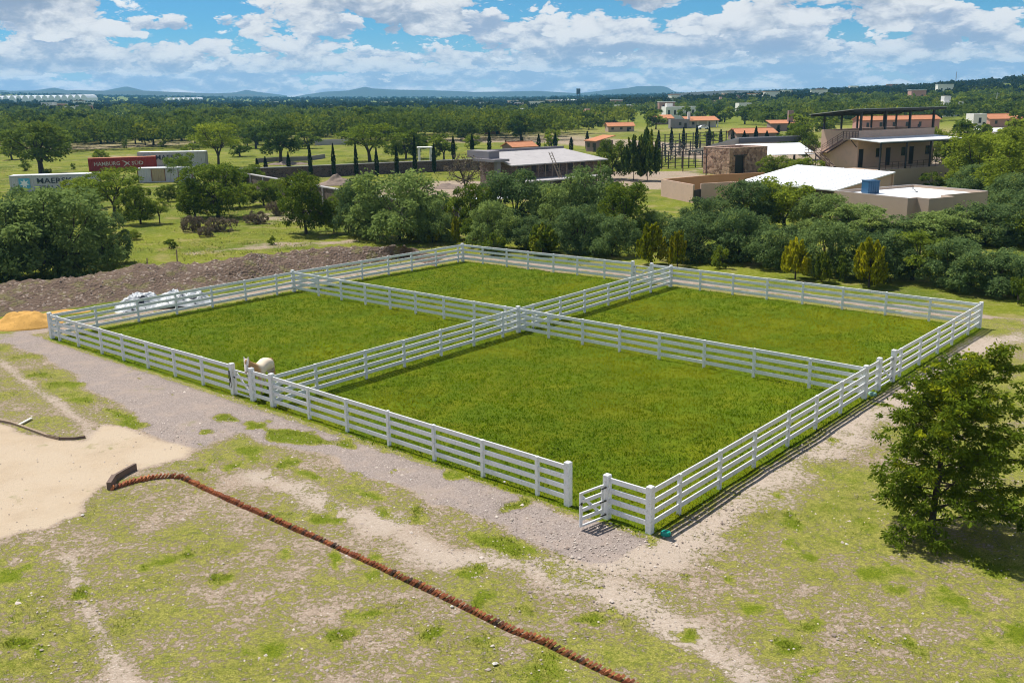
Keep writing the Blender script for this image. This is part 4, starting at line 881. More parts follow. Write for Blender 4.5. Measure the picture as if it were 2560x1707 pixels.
# the belt of grey-green trees behind the paddocks
HEDGE = [(905, 590, 150, 470), (1000, 600, 235, 425), (1090, 605, 120, 505), (1190, 600, 160, 470), (1285, 585, 190, 440), (1235, 622, 130, 520), (1390, 592, 170, 455), (1330, 625, 130, 540), (1470, 580, 190, 425), (1450, 630, 150, 520), (1560, 600, 180, 475), (1530, 640, 130, 550),
         (1640, 600, 110, 528), (1760, 590, 170, 502), (1730, 650, 170, 545), (1860, 580, 180, 470), (1850, 655, 170, 540), (1960, 575, 170, 440), (1940, 668, 160, 560), (2060, 590, 170, 492), (2060, 690, 170, 560), (2150, 600, 180, 532), (2190, 700, 170, 590), (2260, 605, 190, 540), (2280, 700, 180, 580), (2360, 610, 190, 538), (2390, 720, 180, 610), (2460, 610, 180, 525), (2480, 735, 180, 615), (2550, 600, 180, 480), (2590, 740, 160, 640), (2640, 620, 200, 500)]
BELT_BY = [(960, 'by the end of the earth bank'), (1060, 'behind the two small golden conifers'), (1200, 'behind the rear paddock corner'), (1300, 'below the pier of the unfinished building'), (1420, 'below the ladder of the unfinished building'), (1520, 'below the twin dark conifers'), (1650, 'behind the broad golden conifer at the rear gate'), (1780, 'below the roofless courtyard'), (1900, 'below the stone building'), (2000, 'below the white roofed shed'), (2110, 'behind the brownish narrow conifer'), (2220, 'behind the lopsided golden conifer'), (2330, 'below the flat roof with the blue tank'), (2420, 'below the end of the flat roof'), (2520, 'behind the paddock corner on pale soil'), (9999, 'where the belt meets the path')]
for i, (px, py, w, tp) in enumerate(HEDGE):
    tree_px('mid' if i % 7 == 3 else 'hedge', px, py, w*(0.95 + 0.25*((i*37) % 10)/10), tp - (10 if py <= 615 else 4) + ((i*53) % 11 - 5)*2.2, ('low front-row' if py > 615 else 'tall back-row') + (' mid-green' if i % 7 == 3 else ' feathery grey-green') + ' belt tree ' + next(b for a, b in BELT_BY if px <= a), 'trees of the belt behind the paddocks', variant=i*3 + i//4)

# golden conifers at the foot of the belt
def make_conifer(seed, h, r, n, mat, leaf=0.24):
    rng = np.random.RandomState(seed); k = 26; t = rng.uniform(0.0, 1.0, k); a = rng.uniform(0, 6.283, k)
    pl = np.stack([np.cos(a)*r*0.75*(1 - t**1.5)**0.8, np.sin(a)*r*0.75*(1 - t**1.5)**0.8, 0.12*h + 0.55*h*t], 1); ci = rng.randint(0, k, n); s = rng.uniform(0, 1, n)
    P = pl[ci] + np.stack([np.cos(a[ci])*0.25*r*s, np.sin(a[ci])*0.25*r*s, 0.34*h*s], 1) + rng.normal(0, 1, (n, 3))*np.stack([0.14*r*(1.15 - s)]*2 + [0.02*h*np.ones(n)], 1)
    D = np.stack([np.cos(a[ci])*0.4, np.sin(a[ci])*0.4, np.ones(n)], 1) + rng.normal(0, 0.35, (n, 3)); T = np.stack([np.clip(rng.normal(0.5, 0.25, n), 0, 1), np.clip(0.25 + 0.75*rng.rand(k)[ci] + rng.normal(0, 0.1, n), 0, 1)], 1)
    L = leaf*rng.uniform(0.7, 1.3, n); V, Fc, T4 = leaf_quads(P, D, L, L*0.5, rng, T); tr = MB().tube([(0, 0, -0.1), (0, 0, h*0.7)], [0.07, 0.02], 6).mesh('trunk', MT['bark'])
    return tr, fast_mesh('crown', V, Fc, MT[mat], {'tint': T4}), h, r
TREES['gold'] = [make_conifer(800 + i, 2.6, 0.95, 4500, 'leaf_gold') for i in range(3)]
TREES['dull'] = [make_conifer(820, 2.6, 0.95, 4500, 'leaf_mid')]
for i, (k, px, py, w, tp, lb) in enumerate((('gold', 1037, 605, 40, 556, 'small golden conifer nearest the earth bank'), ('gold', 1082, 607, 36, 552, 'second golden conifer from the earth bank'), ('gold', 1140, 612, 22, 541, 'very narrow golden-green conifer near the paddock corner'), ('dull', 1357, 636, 80, 560, 'dark green conifer in the shade of the belt'),
        ('gold', 1627, 662, 72, 560, 'broad golden conifer beside the rear gate'), ('gold', 1693, 668, 48, 578, 'narrow golden conifer beside the broad one at the rear gate'), ('gold', 1988, 698, 72, 598, 'golden conifer behind the yellowish paddock'), ('dull', 2053, 706, 42, 628, 'brownish narrow conifer behind the yellowish paddock'), ('gold', 2172, 718, 78, 596, 'lopsided golden conifer with bright yellow tip'))):
    tree_px(k, px, py, w, tp, lb, 'conifers along the belt', variant=i, cat='conifer', name='conifer')
for i, (k, px, py, w, tp, lb) in enumerate((('bush', 1180, 618, 60, 545, 'dark twiggy shrub behind the paddock corner post'), ('bush', 1800, 672, 50, 615, 'small shrub at the foot of the belt'), ('bush', 2105, 705, 36, 640, 'pale flowering shrub between two conifers'), ('bush', 2545, 760, 60, 690, 'bright green shrub at the edge of the belt by the path'), ('bush', 1235, 640, 80, 585, 'blue-green low shrub behind the rear fence'))):
    tree_px(k, px, py, w, tp, lb, 'shrubs at the foot of the belt', variant=i, cat='shrub', name='shrub')
# meadow bushes
for i, (k, px, py, w, tp, lb) in enumerate((('dry', 482, 580, 62, 540, 'tall clump of dry brown brush beside the meadow trees'), ('dry', 553, 578, 78, 543, 'wide clump of dry brown brush in the meadow'), ('dry', 515, 592, 44, 566, 'small pale dry bush in front of the wide brush'), ('dry', 640, 560, 60, 530, 'dry brush behind the wide clump'), ('dry', 690, 540, 50, 505, 'dry brush under the lone tree'), ('dry', 800, 560, 60, 515, 'dry brush near the rubble wall'),
        ('bush', 424, 622, 40, 598, 'low green bush in the bright meadow'), ('bush', 680, 612, 26, 590, 'small dark bush near the meadow track'), ('bush', 65, 428, 32, 402, 'dark round bush beside the oak-like tree'), ('bush', 312, 372, 16, 352, 'small dark bush far out in the meadow'), ('bush', 243, 390, 14, 372, 'tiny bush far out in the meadow'), ('bush', 408, 368, 32, 350, 'flat bush at the meadow edge'), ('bush', 120, 440, 24, 422, 'little bush at the foot of the oak-like tree'), ('bush', 184, 424, 16, 408, 'lone little bush between the containers'),
        ('bush', 1150, 345, 40, 325, 'yellow-green shrub behind the cypress row'), ('bush', 1165, 352, 50, 335, 'dark shrub in the far meadow'), ('bush', 2330, 470, 70, 430, 'green shrub beside the tan house'), ('bush', 1775, 352, 45, 328, 'blue-green shrub behind the steel pen'))):
    tree_px(k, px, py, w, tp, lb, 'scattered bushes', variant=i, cat='bush', name='bush')

MEADOW = random.Random(52)
for (px, py, w, h, k) in ((30, 400, 60, 48, 'farm'), (250, 408, 40, 34, 'mid'), (600, 392, 60, 48, 'farm'), (640, 372, 70, 56, 'dark'), (770, 372, 60, 42, 'farm'), (480, 395, 46, 36, 'farm'), (420, 505, 50, 46, 'mid'), (600, 520, 90, 70, 'mid'), (660, 515, 80, 62, 'mid'), (230, 560, 70, 50, 'hedge'), (330, 600, 40, 26, 'mid'), (700, 500, 70, 56, 'open'), (860, 540, 90, 70, 'mid'), (620, 470, 80, 60, 'mid'), (1180, 372, 44, 34, 'farm'), (1050, 372, 50, 40, 'far')):
    tree_px(k, px, py, w*1.2, py - h, 'small scrubby tree scattered over the rough meadow', 'scrubby meadow trees')

# thin cypresses
def make_cypress(seed, n):
    rng = np.random.RandomState(seed); h, r = 5.0, 0.33; t = rng.uniform(0, 1, n)**0.9; a = rng.uniform(0, 6.283, n); rad = r*np.minimum(1, (1 - t)*2.2 + 0.10)*np.minimum(1, t*8 + .35)*rng.uniform(0.5, 1.1, n)
    P = np.stack([np.cos(a)*rad, np.sin(a)*rad, 0.25 + t*(h - 0.3)], 1); D = np.stack([np.cos(a)*0.25, np.sin(a)*0.25, np.ones(n)], 1) + rng.normal(0, 0.2, (n, 3)); L = 0.34*rng.uniform(0.7, 1.3, n)
    V, Fc, T4 = leaf_quads(P, D, L, L*0.42, rng, np.clip(rng.normal(0.45, 0.25, (n, 2)), 0, 1)); tr = MB().tube([(0, 0, -0.1), (0, 0, 3.5)], [0.08, 0.02], 6).mesh('trunk', MT['bark'])
    return tr, fast_mesh('crown', V, Fc, MT['leaf_cyp'], {'tint': T4}), h, r
TREES['cyp'] = [make_cypress(900 + i, 700) for i in range(3)]
CYP = [(645, 444, 396), (666, 444, 392), (724, 446, 381), (778, 447, 361), (836, 447, 359), (892, 445, 358), (943, 444, 370), (993, 440, 366), (1038, 436, 340), (1086, 434, 360), (1134, 402, 340), (1181, 398, 335), (1224, 395, 327), (1265, 390, 352), (1306, 386, 343), (1347, 380, 336), (1388, 380, 332), (1428, 378, 343), (1468, 376, 328)]
for i, (px, py, tp) in enumerate(CYP): tree_px('cyp', px, py, 9.5, tp, 'thin dark cypress in the row along the rubble wall', 'cypress row along the rubble wall', variant=i, cat='cypress', name='cypress')
CYP2 = [(1646, 378, 326), (1678, 378, 320), (1708, 376, 319), (1741, 374, 313), (1772, 372, 316), (1801, 370, 324), (1831, 366, 324), (1860, 364, 327), (1889, 362, 316), (1916, 360, 327), (1944, 345, 314), (1972, 342, 303)]
for i, (px, py, tp) in enumerate(CYP2): tree_px('cyp', px, py, 9, tp, 'thin dark cypress in the row behind the steel pen', 'cypress row behind the steel pen', variant=i, cat='cypress', name='cypress')
TREES['fat'] = [make_conifer(850 + i, 7.0, 1.9, 5200, 'leaf_dark', 0.42) for i in range(2)]
for i, (px, py, w, tp, lb) in enumerate(((1584, 452, 62, 340, 'bulky dark conifer left of its taller twin beside the steel pen'), (1618, 452, 60, 316, 'tall dark conifer beside the steel pen'))): tree_px('fat', px, py, w, tp, lb, 'dark conifers by the steel pen', variant=i, cat='conifer', name='conifer')

# trees right of and behind the tan house
RT_TREES = [(2440, 480, 200, 335, 'mid'), (2560, 520, 220, 345, 'mid'), (2390, 425, 90, 350, 'mid'), (2480, 470, 170, 330, 'mid'), (2400, 450, 120, 345, 'mid'), (2540, 480, 150, 320, 'mid'), (2440, 500, 130, 410, 'hedge'), (2540, 540, 150, 430, 'hedge'), (2500, 420, 120, 305, 'farm'), (2560, 400, 140, 300, 'farm'), (2330, 400, 70, 320, 'mid'), (2420, 380, 110, 290, 'farm'), (2600, 460, 160, 330, 'mid'), (1985, 400, 120, 310, 'mid'), (2010, 470, 110, 395, 'mid'), (1935, 440, 90, 385, 'mid'), (2000, 350, 90, 285, 'farm'), (2060, 345, 70, 280, 'farm')]
for i, (px, py, w, tp, k) in enumerate(RT_TREES): tree_px(k, px, py, w, tp, 'olive green tree crowding round the tan two-storey house', 'trees round the tan house', variant=i)

# ------------------------------------------------------------------ belts of trees out to half a kilometre
KEEP = []      # (x, y, r) already taken
def scatter(poly_px, n, mind, kinds, label, group, hr=(6.0, 9.0), seed=1, rmin=0, cap=400, clear=()):
    rng = np.random.RandomState(seed); rr = random.Random(seed)
    P = np.array([place(*q)[:2] for q in poly_px]); lo, hi = P.min(0), P.max(0); k = 0; tries = 0
    while k < n and tries < n*60:
        tries += 1; x, y = rng.uniform(lo[0], hi[0]), rng.uniform(lo[1], hi[1])
        if poly_sd(np.array([x]), np.array([y]), P)[0] > 0: continue
        if any((x - a)**2 + (y - b)**2 < (c + mind)**2 for a, b, c in clear): continue
        if any((x - a)**2 + (y - b)**2 < mind*mind for a, b in KEEP): continue
        KEEP.append((x, y)); k += 1; h = rr.uniform(*hr); w = h*rr.uniform(1.15, 1.6)
        plant(rr.choice(kinds), x, y, w, h, label, group)
    return k
CLEAR = [(*place(px, py)[:2], r) for px, py, r in ((1487, 300, 12), (1553, 322, 9), (1660, 310, 10), (1757, 318, 16), (1700, 290, 22), (1860, 283, 10), (1300, 385, 10), (1475, 372, 10), (1890, 345, 14), (1965, 325, 10), (2255, 318, 24), (2520, 312, 16), (1805, 262, 10))]
CLEAR = [(x*k, y*k, r) for x, y, r in CLEAR for k in (1.0, 1 - 0.9*r/math.hypot(x, y), 1 - 1.9*r/math.hypot(x, y), 1 - 2.9*r/math.hypot(x, y))]
ROW = random.Random(41)
FIELD_SIDE = 'bushy tree at the far edge of the meadow behind the containers'
def row(x0, x1, dx, y0, y1, t0, t1, kinds, label, group):
    x = x0
    while x < x1:
        yy = ROW.uniform(y0, y1); g = place(x, yy)
        if any((g[0] - a)**2 + (g[1] - b)**2 < c*c for a, b, c in CLEAR): x += dx; continue
        p = tree_px(ROW.choice(kinds), x, yy, ROW.uniform(48, 80), ROW.uniform(t0, t1), label, group); KEEP.append((p.location.x, p.location.y)); x += dx*ROW.uniform(0.6, 1.4)
row(-60, 650, 24, 350, 364, 286, 306, ['far', 'far', 'farm', 'dark'], FIELD_SIDE, 'tree belt behind the containers')
row(600, 1070, 26, 336, 350, 284, 302, ['far', 'farm', 'farm', 'dark'], 'green tree in the wood beyond the cypress row', 'wood beyond the cypress row')
row(1100, 1640, 34, 300, 330, 268, 290, ['far', 'farm', 'farm'], 'green tree among the scattered tiled houses', 'trees among the tiled houses')
scatter([(-120, 350), (420, 345), (640, 338), (640, 318), (300, 318), (-120, 322)], 34, 7.2, ['far', 'far', 'farm', 'dark'], FIELD_SIDE, 'tree belt behind the containers', (7, 9.5), 2, clear=CLEAR)
scatter([(640, 352), (1060, 345), (1280, 330), (1280, 290), (1000, 300), (640, 315)], 26, 8, ['far', 'farm', 'farm', 'dark'], 'green tree in the wood beyond the cypress row', 'wood beyond the cypress row', (6.5, 9), 3, clear=CLEAR)
scatter([(1160, 335), (1420, 330), (1660, 330), (1660, 285), (1300, 285)], 22, 8, ['far', 'farm', 'farm'], 'green tree among the scattered tiled houses', 'trees among the tiled houses', (5.5, 8), 4, clear=CLEAR)
scatter([(1660, 330), (2060, 330), (2060, 275), (1660, 275)], 44, 9, ['far', 'farm', 'farm'], 'green tree beyond the steel pen', 'trees beyond the steel pen', (5.5, 8), 5, clear=CLEAR)
scatter([(2050, 335), (2640, 345), (2640, 262), (2050, 262)], 60, 9, ['far', 'farm', 'farm'], 'green tree on the slope behind the tan house', 'trees on the slope behind the tan house', (6, 9), 6, clear=CLEAR)

# ------------------------------------------------------------------ the woods farther off read as one mass
def far_wood(which):
    rng = np.random.RandomState(21 + which); Vs, Fs, Ts = [], [], []; off = 0
    def batch(n, r0, r1, per, size, hh, seed, azs=(-0.60, 0.60)):
        nonlocal off
        az = rng.uniform(*azs, n); r = np.exp(rng.uniform(math.log(r0), math.log(r1), n)); x, y = r*np.sin(az), r*np.cos(az)
        d = vnoise(x, y, 1/90., seed, 3); keep = d > 0.30; keep &= np.array([all((a - p)**2 + (b - q)**2 > (c + 6)**2 for p, q, c in CLEAR) for a, b in zip(x, y)]); x, y = x[keep], y[keep]; n = len(x)
        z = H(x, y); h = rng.uniform(*hh, n); w = h*rng.uniform(0.55, 0.85, n); N = n*per
        i = np.repeat(np.arange(n), per); q = rng.normal(size=(N, 3)); q /= np.linalg.norm(q, axis=1)[:, None]; q[:, 2] = np.abs(q[:, 2])*1.1 - 0.15
        k = rng.uniform(0.75, 1.05, N)*(0.85 + 0.3*rng.rand(n)[i]*np.sin(q[:, 0]*5 + q[:, 1]*7 + i))
        P = np.stack([x[i] + q[:, 0]*w[i]*k, y[i] + q[:, 1]*w[i]*k, z[i] + h[i]*(0.42 + 0.56*q[:, 2]*k)], 1); D = rng.normal(size=(N, 3)); L = size*rng.uniform(0.7, 1.4, N)
        tn = np.clip(np.stack([np.repeat(rng.normal(0.45, 0.22, n), per), np.repeat(rng.uniform(0, 0.95, n), per)], 1) + rng.normal(0, 0.08, (N, 2)), 0, 1)
        V, Fc, T = leaf_quads(P, D, L, L*0.75, rng, tn); Vs.append(V); Fs.append(Fc + off); Ts.append(T); off += len(V)
    if which == 0:
        batch(420, 285, 400, 260, 0.85, (6, 9), 11, (-0.60, 0.06)); batch(1500, 330, 640, 150, 1.15, (5, 8.5), 5); batch(700, 600, 800, 60, 1.9, (5, 9), 6)
        nm, lb, mt = 'distant_wood', 'mass of green treetops beyond the meadow and the houses', 'leaf_far'
    else:
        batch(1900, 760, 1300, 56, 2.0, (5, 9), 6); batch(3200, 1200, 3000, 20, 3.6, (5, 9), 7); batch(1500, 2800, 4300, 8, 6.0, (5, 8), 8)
        nm, lb, mt = 'plain_wood', 'green wooded plain reaching to the horizon, darkened in colour for cloud shadow', 'leaf_plain_shaded'
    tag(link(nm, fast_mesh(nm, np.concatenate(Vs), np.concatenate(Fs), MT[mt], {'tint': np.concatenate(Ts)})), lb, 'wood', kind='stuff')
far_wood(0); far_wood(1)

# ------------------------------------------------------------------ the young tree in the foreground
def young_tree():
    base = G(2326, 1332); rng = np.random.RandomState(31); root = thing('young_tree', 'young glossy green tree with yellowish top on the rough grass beside the fence', 'tree', (base[0], base[1], 0))
    Ht = zat(base, 900)*0.90; b = MB(); lean = np.array([0.42, 0.28])
    ax = lambda z: np.array([lean[0]*(z/Ht)**1.2, lean[1]*(z/Ht), z])
    b.tube([ax(0) - (0, 0, .1), ax(1.0), ax(2.2), ax(3.4), ax(Ht)], [0.12, 0.10, 0.075, 0.045, 0.012], 8)
    PP, DD, TT = [], [], []
    nb = 56
    for k in range(nb):
        f0 = (k + 0.5)/nb; z0 = 0.35 + (Ht - 0.55)*f0**0.95; a = k*2.399 + rng.uniform(-.5, .5); f = z0/Ht
        side = 1 + 0.28*math.cos(a + 0.35)                                    # fuller on its right-hand side
        Lb = 2.0*math.sqrt(max(0.0, 1 - ((f - 0.36)/0.68)**2))*side*rng.uniform(0.70, 1.22) + 0.15; el = -0.10 + 0.95*f + rng.uniform(-.18, .25)
        p0 = ax(z0); d = np.array([math.cos(a)*math.cos(el), math.sin(a)*math.cos(el), math.sin(el)]); p1 = p0 + d*Lb*0.55 + (0, 0, 0.05*Lb); p2 = p0 + d*Lb - (0, 0, 0.05*Lb)
        b.tube([p0, p1, p2], [0.034*(1.2 - f), 0.02*(1.2 - f), 0.006], 5)
        yb = np.clip(rng.normal(0.30 + 0.75*max(0, f - 0.35), 0.24), 0, 1)
        for j in range(int(5 + 8*Lb)):                                        # rosettes of long drooping leaves
            s = rng.uniform(0.30, 1.05); q = (p0 + (p1 - p0)*s/0.55) if s < 0.55 else (p1 + (p2 - p1)*(s - 0.55)/0.45); q = q + rng.normal(0, 1, 3)*np.array([0.16, 0.16, 0.12])*(0.5 + 0.35*Lb)
            n = rng.randint(34, 56); aa = rng.uniform(0, 6.283, n); td = d*(0.5, 0.5, 0.2) + rng.normal(0, 0.35, 3); dr = np.stack([np.cos(aa), np.sin(aa), rng.uniform(-0.55, 0.55, n)], 1) + td
            dr /= np.linalg.norm(dr, axis=1)[:, None]; PP.append(q + dr*rng.uniform(0.04, 0.24, n)[:, None] - np.array([0, 0, 1])*rng.uniform(0, 0.08, n)[:, None]); DD.append(dr - (0, 0, 0.35)); yl = np.clip(yb + rng.normal(0, 0.22), 0, 1)
            TT.append(np.clip(np.stack([rng.normal(0.40, 0.22, n), rng.normal(yl, 0.10, n)], 1), 0, 1))
    P, D, T = np.concatenate(PP), np.concatenate(DD), np.concatenate(TT); n = len(P); L = rng.uniform(0.08, 0.165, n); P[:, 2] = np.maximum(P[:, 2], 0.12)
    V, Fc, T4 = leaf_quads(P, D, L, L*rng.uniform(0.30, 0.48, n), rng, T)
    b.build('trunk', MT['bark'], root); link('crown', fast_mesh('crown', V, Fc, MT['leaf_fore'], {'tint': T4}), root)
young_tree()
# ------------------------------------------------------------------ lettering
def text_mesh(s, height, mat, bold=0.0, width=None):
    cu = bpy.data.curves.new('lettering', 'FONT'); cu.body = s; cu.size = 1.0; cu.offset = bold; cu.resolution_u = 2; cu.extrude = 0.004
    o = bpy.data.objects.new('lettering', cu); COL.objects.link(o); bpy.context.view_layer.update()
    me = bpy.data.meshes.new_from_object(o.evaluated_get(bpy.context.evaluated_depsgraph_get())); bpy.data.objects.remove(o)
    co = np.zeros(len(me.vertices)*3); me.vertices.foreach_get('co', co); co = co.reshape(-1, 3); lo, hi = co.min(0), co.max(0)
    k = height/(hi[1] - lo[1]); kx = k if width is None else width/(hi[0] - lo[0])
    c = np.stack([(co[:, 0] - lo[0])*kx, -co[:, 2], (co[:, 1] - lo[1])*k], 1); me.vertices.foreach_set('co', c.ravel()); me.materials.clear(); me.materials.append(mat); me.update()
    return me
MT['letter_navy'] = paint('navy_lettering', (0.02, 0.035, 0.06), 0.6, 0.1); MT['letter_white'] = paint('faded_white_lettering', (0.62, 0.55, 0.48), 0.7, 0.1)
MT['sky_blue'] = paint('light_blue_paint', (0.11, 0.40, 0.55), 0.6, 0.15, 2); MT['rust'] = paint('rusty_steel', (0.16, 0.055, 0.035), 0.8, 0.4, 2)
def container_mat(name, col, rust):
    m, t, b = new_mat(name); tc = t.new('ShaderNodeTexCoord').outputs['Object']
    mp = t.new('ShaderNodeMapping', {'Vector': tc}); mp.inputs['Scale'].default_value = (3.0, 3.0, 0.5); n = t.noise(mp.outputs[0], 1.2, 5, 0.7)
    c = t.mix(t.noise(tc, 0.8, 3), tuple(v*0.85 for v in col), tuple(min(v*1.1, 1) for v in col)); c = t.mix(t.math('MULTIPLY', t.step(n, 0.54, 0.72), rust), c, (0.17, 0.075, 0.05))
    t.set(b.inputs['Base Color'], c); b.inputs['Roughness'].default_value = 0.6; return m
MT['box_grey'] = container_mat('grey_container_paint', (0.50, 0.50, 0.53), 0.5); MT['box_red'] = container_mat('red_container_paint', (0.33, 0.022, 0.014), 0.25)
MT['box_white'] = container_mat('white_container_paint', (0.56, 0.54, 0.57), 0.6); MT['box_tan'] = container_mat('tan_container_paint', (0.42, 0.33, 0.20), 0.6)
def corrugated(x0, x1, y, z0, z1, b, depth=0.05, pitch=0.28, out=-1):
    n = max(1, int(round((x1 - x0)/pitch))); p = (x1 - x0)/n; xs = []
    for i in range(n): xs += [(x0 + i*p, 0), (x0 + (i + .3)*p, 0), (x0 + (i + .5)*p, depth), (x0 + (i + .8)*p, depth)]
    xs.append((x1, 0)); k = len(xs); b.add([(x, y - out*d, z0) for x, d in xs] + [(x, y - out*d, z1) for x, d in xs], [(i, i + 1, k + i + 1, k + i) for i in range(k - 1)])
def container(px, py, rz, label, mat, L=12.2, frame=None, hh=2.6, panels=None, z=0.0):
    p = G(px, py, z); t = thing('shipping_container', label, 'container', (p[0], p[1], z), rz, 'shipping containers in the meadow'); W = 2.44; fm = frame or mat
    b = MB(); b.box((L/2, W/2, hh/2 + 0.05), (L - 0.2, W - 0.2, hh - 0.22)); b.build('core', mat, t)
    if panels:
        n = len(panels)
        for i, pm in enumerate(panels):
            a, e = 0.08 + i*(L - 0.16)/n + 0.06, 0.08 + (i + 1)*(L - 0.16)/n - 0.06
            b = MB(); corrugated(a, e, 0.0, 0.22, hh - 0.14, b); b.build('side_panel', pm, t)
            if i: MB().box((a - 0.06, 0.02, hh/2 + 0.03), (0.115, 0.10, hh - 0.40)).build('mullion', MT['rust'], t)
    else:
        b = MB(); corrugated(0.10, L - 0.10, 0.0, 0.20, hh - 0.12, b); b.build('side_panel', mat, t)
    b = MB(); corrugated(0.10, L - 0.10, W, 0.20, hh - 0.12, b, out=1); b.build('side_panel', mat, t)
    for z in (0.11, hh - 0.06):
        for y in (0.04, W - 0.04): MB().box((L/2, y, z), (L - 0.26, 0.12, 0.16 if z < 1 else 0.12)).build('side_rail', fm, t)
        for x in (0.05, L - 0.05): MB().box((x, W/2, z), (0.12, W - 0.26, 0.16 if z < 1 else 0.12)).build('end_rail', fm, t)
    for x in (0.06, L - 0.06):
        for y in (0.06, W - 0.06): MB().box((x, y, hh/2), (0.145, 0.145, hh + 0.02)).build('corner_post', MT['rust'] if panels else fm, t)
    MB().box((L/2, W/2, hh - 0.01), (L - 0.16, W - 0.14, 0.05)).build('roof', MT['white_roof'] if mat != MT['box_red'] else MT['tile_end'], t)
    for i in range(4): MB().tube([(L + 0.03, 0.35 + i*0.58, 0.3), (L + 0.03, 0.35 + i*0.58, hh - 0.25)], 0.025, 6).build('lock_rod', MT['steel'], t)
    return t
def star(t, x, z, s):
    MB().box((x, -0.030, z), (s, 0.012, s)).build('logo_panel', MT['sky_blue'], t)
    P = []
    for k in range(14): a = math.pi/2 + k*math.pi/7; r = s*(0.46 if k % 2 == 0 else 0.20); P.append((x + r*math.cos(a), -0.042, z + r*math.sin(a)))
    b = MB(); b.add(P + [(x, -0.044, z)], [(i, (i + 1) % 14, 14) for i in range(14)]); b.build('logo_star', MT['white_roof'], t)
def letters(t, s, x, z, h, mat, bold=0.0, width=None): link('lettering', text_mesh(s, h, mat, bold, width), t, (x, -0.035, z))
t = container(28, 484, math.radians(11), 'grey container lettered in navy with a light blue star panel at the meadow edge', MT['box_grey'], hh=2.55); star(t, 2.0, 1.35, 1.55); letters(t, 'MAERSK', 3.75, 1.30, 0.80, MT['letter_navy'], 0.012, 4.9); letters(t, 'SEALAND', 3.85, 0.45, 0.55, MT['letter_navy'], 0.015, 4.7)
t = container(223, 429, math.radians(20), 'red container with white lettering behind the trees', MT['box_red'], hh=2.4); letters(t, 'HAMBURG', 1.0, 0.95, 0.75, MT['letter_white'], 0.01, 4.6); letters(t, 'SÜD', 7.7, 0.95, 0.85, MT['letter_white'], 0.01, 2.1)
b = MB(); b.add([(5.9, -0.035, 1.85), (6.5, -0.035, 1.72), (7.1, -0.035, 1.35), (7.5, -0.035, 0.75), (6.95, -0.035, 1.15), (6.4, -0.035, 1.55)], [(0, 5, 4, 3, 2, 1)]); b.add([(7.5, -0.037, 1.62), (7.0, -0.037, 1.50), (6.5, -0.037, 1.10), (6.1, -0.037, 0.62), (6.7, -0.037, 0.98), (7.1, -0.037, 1.36)], [(0, 1, 2, 3, 4, 5)]); b.build('emblem', MT['letter_white'], t)
t = container(346, 418, math.radians(2), 'faded white container with rust streaks and a pale blue star panel', MT['box_white'], L=13.3, hh=2.9); star(t, 1.9, 1.55, 1.6); letters(t, 'MAERSK', 3.6, 1.35, 0.95, MT['letter_navy'], 0.012, 5.6)
t = container(346, 458, math.radians(6), 'battered container of grey and tan panels between rusty posts', MT['box_white'], L=8.6, hh=2.35, panels=[MT['box_grey'], MT['box_tan'], MT['box_grey'], MT['box_grey']])

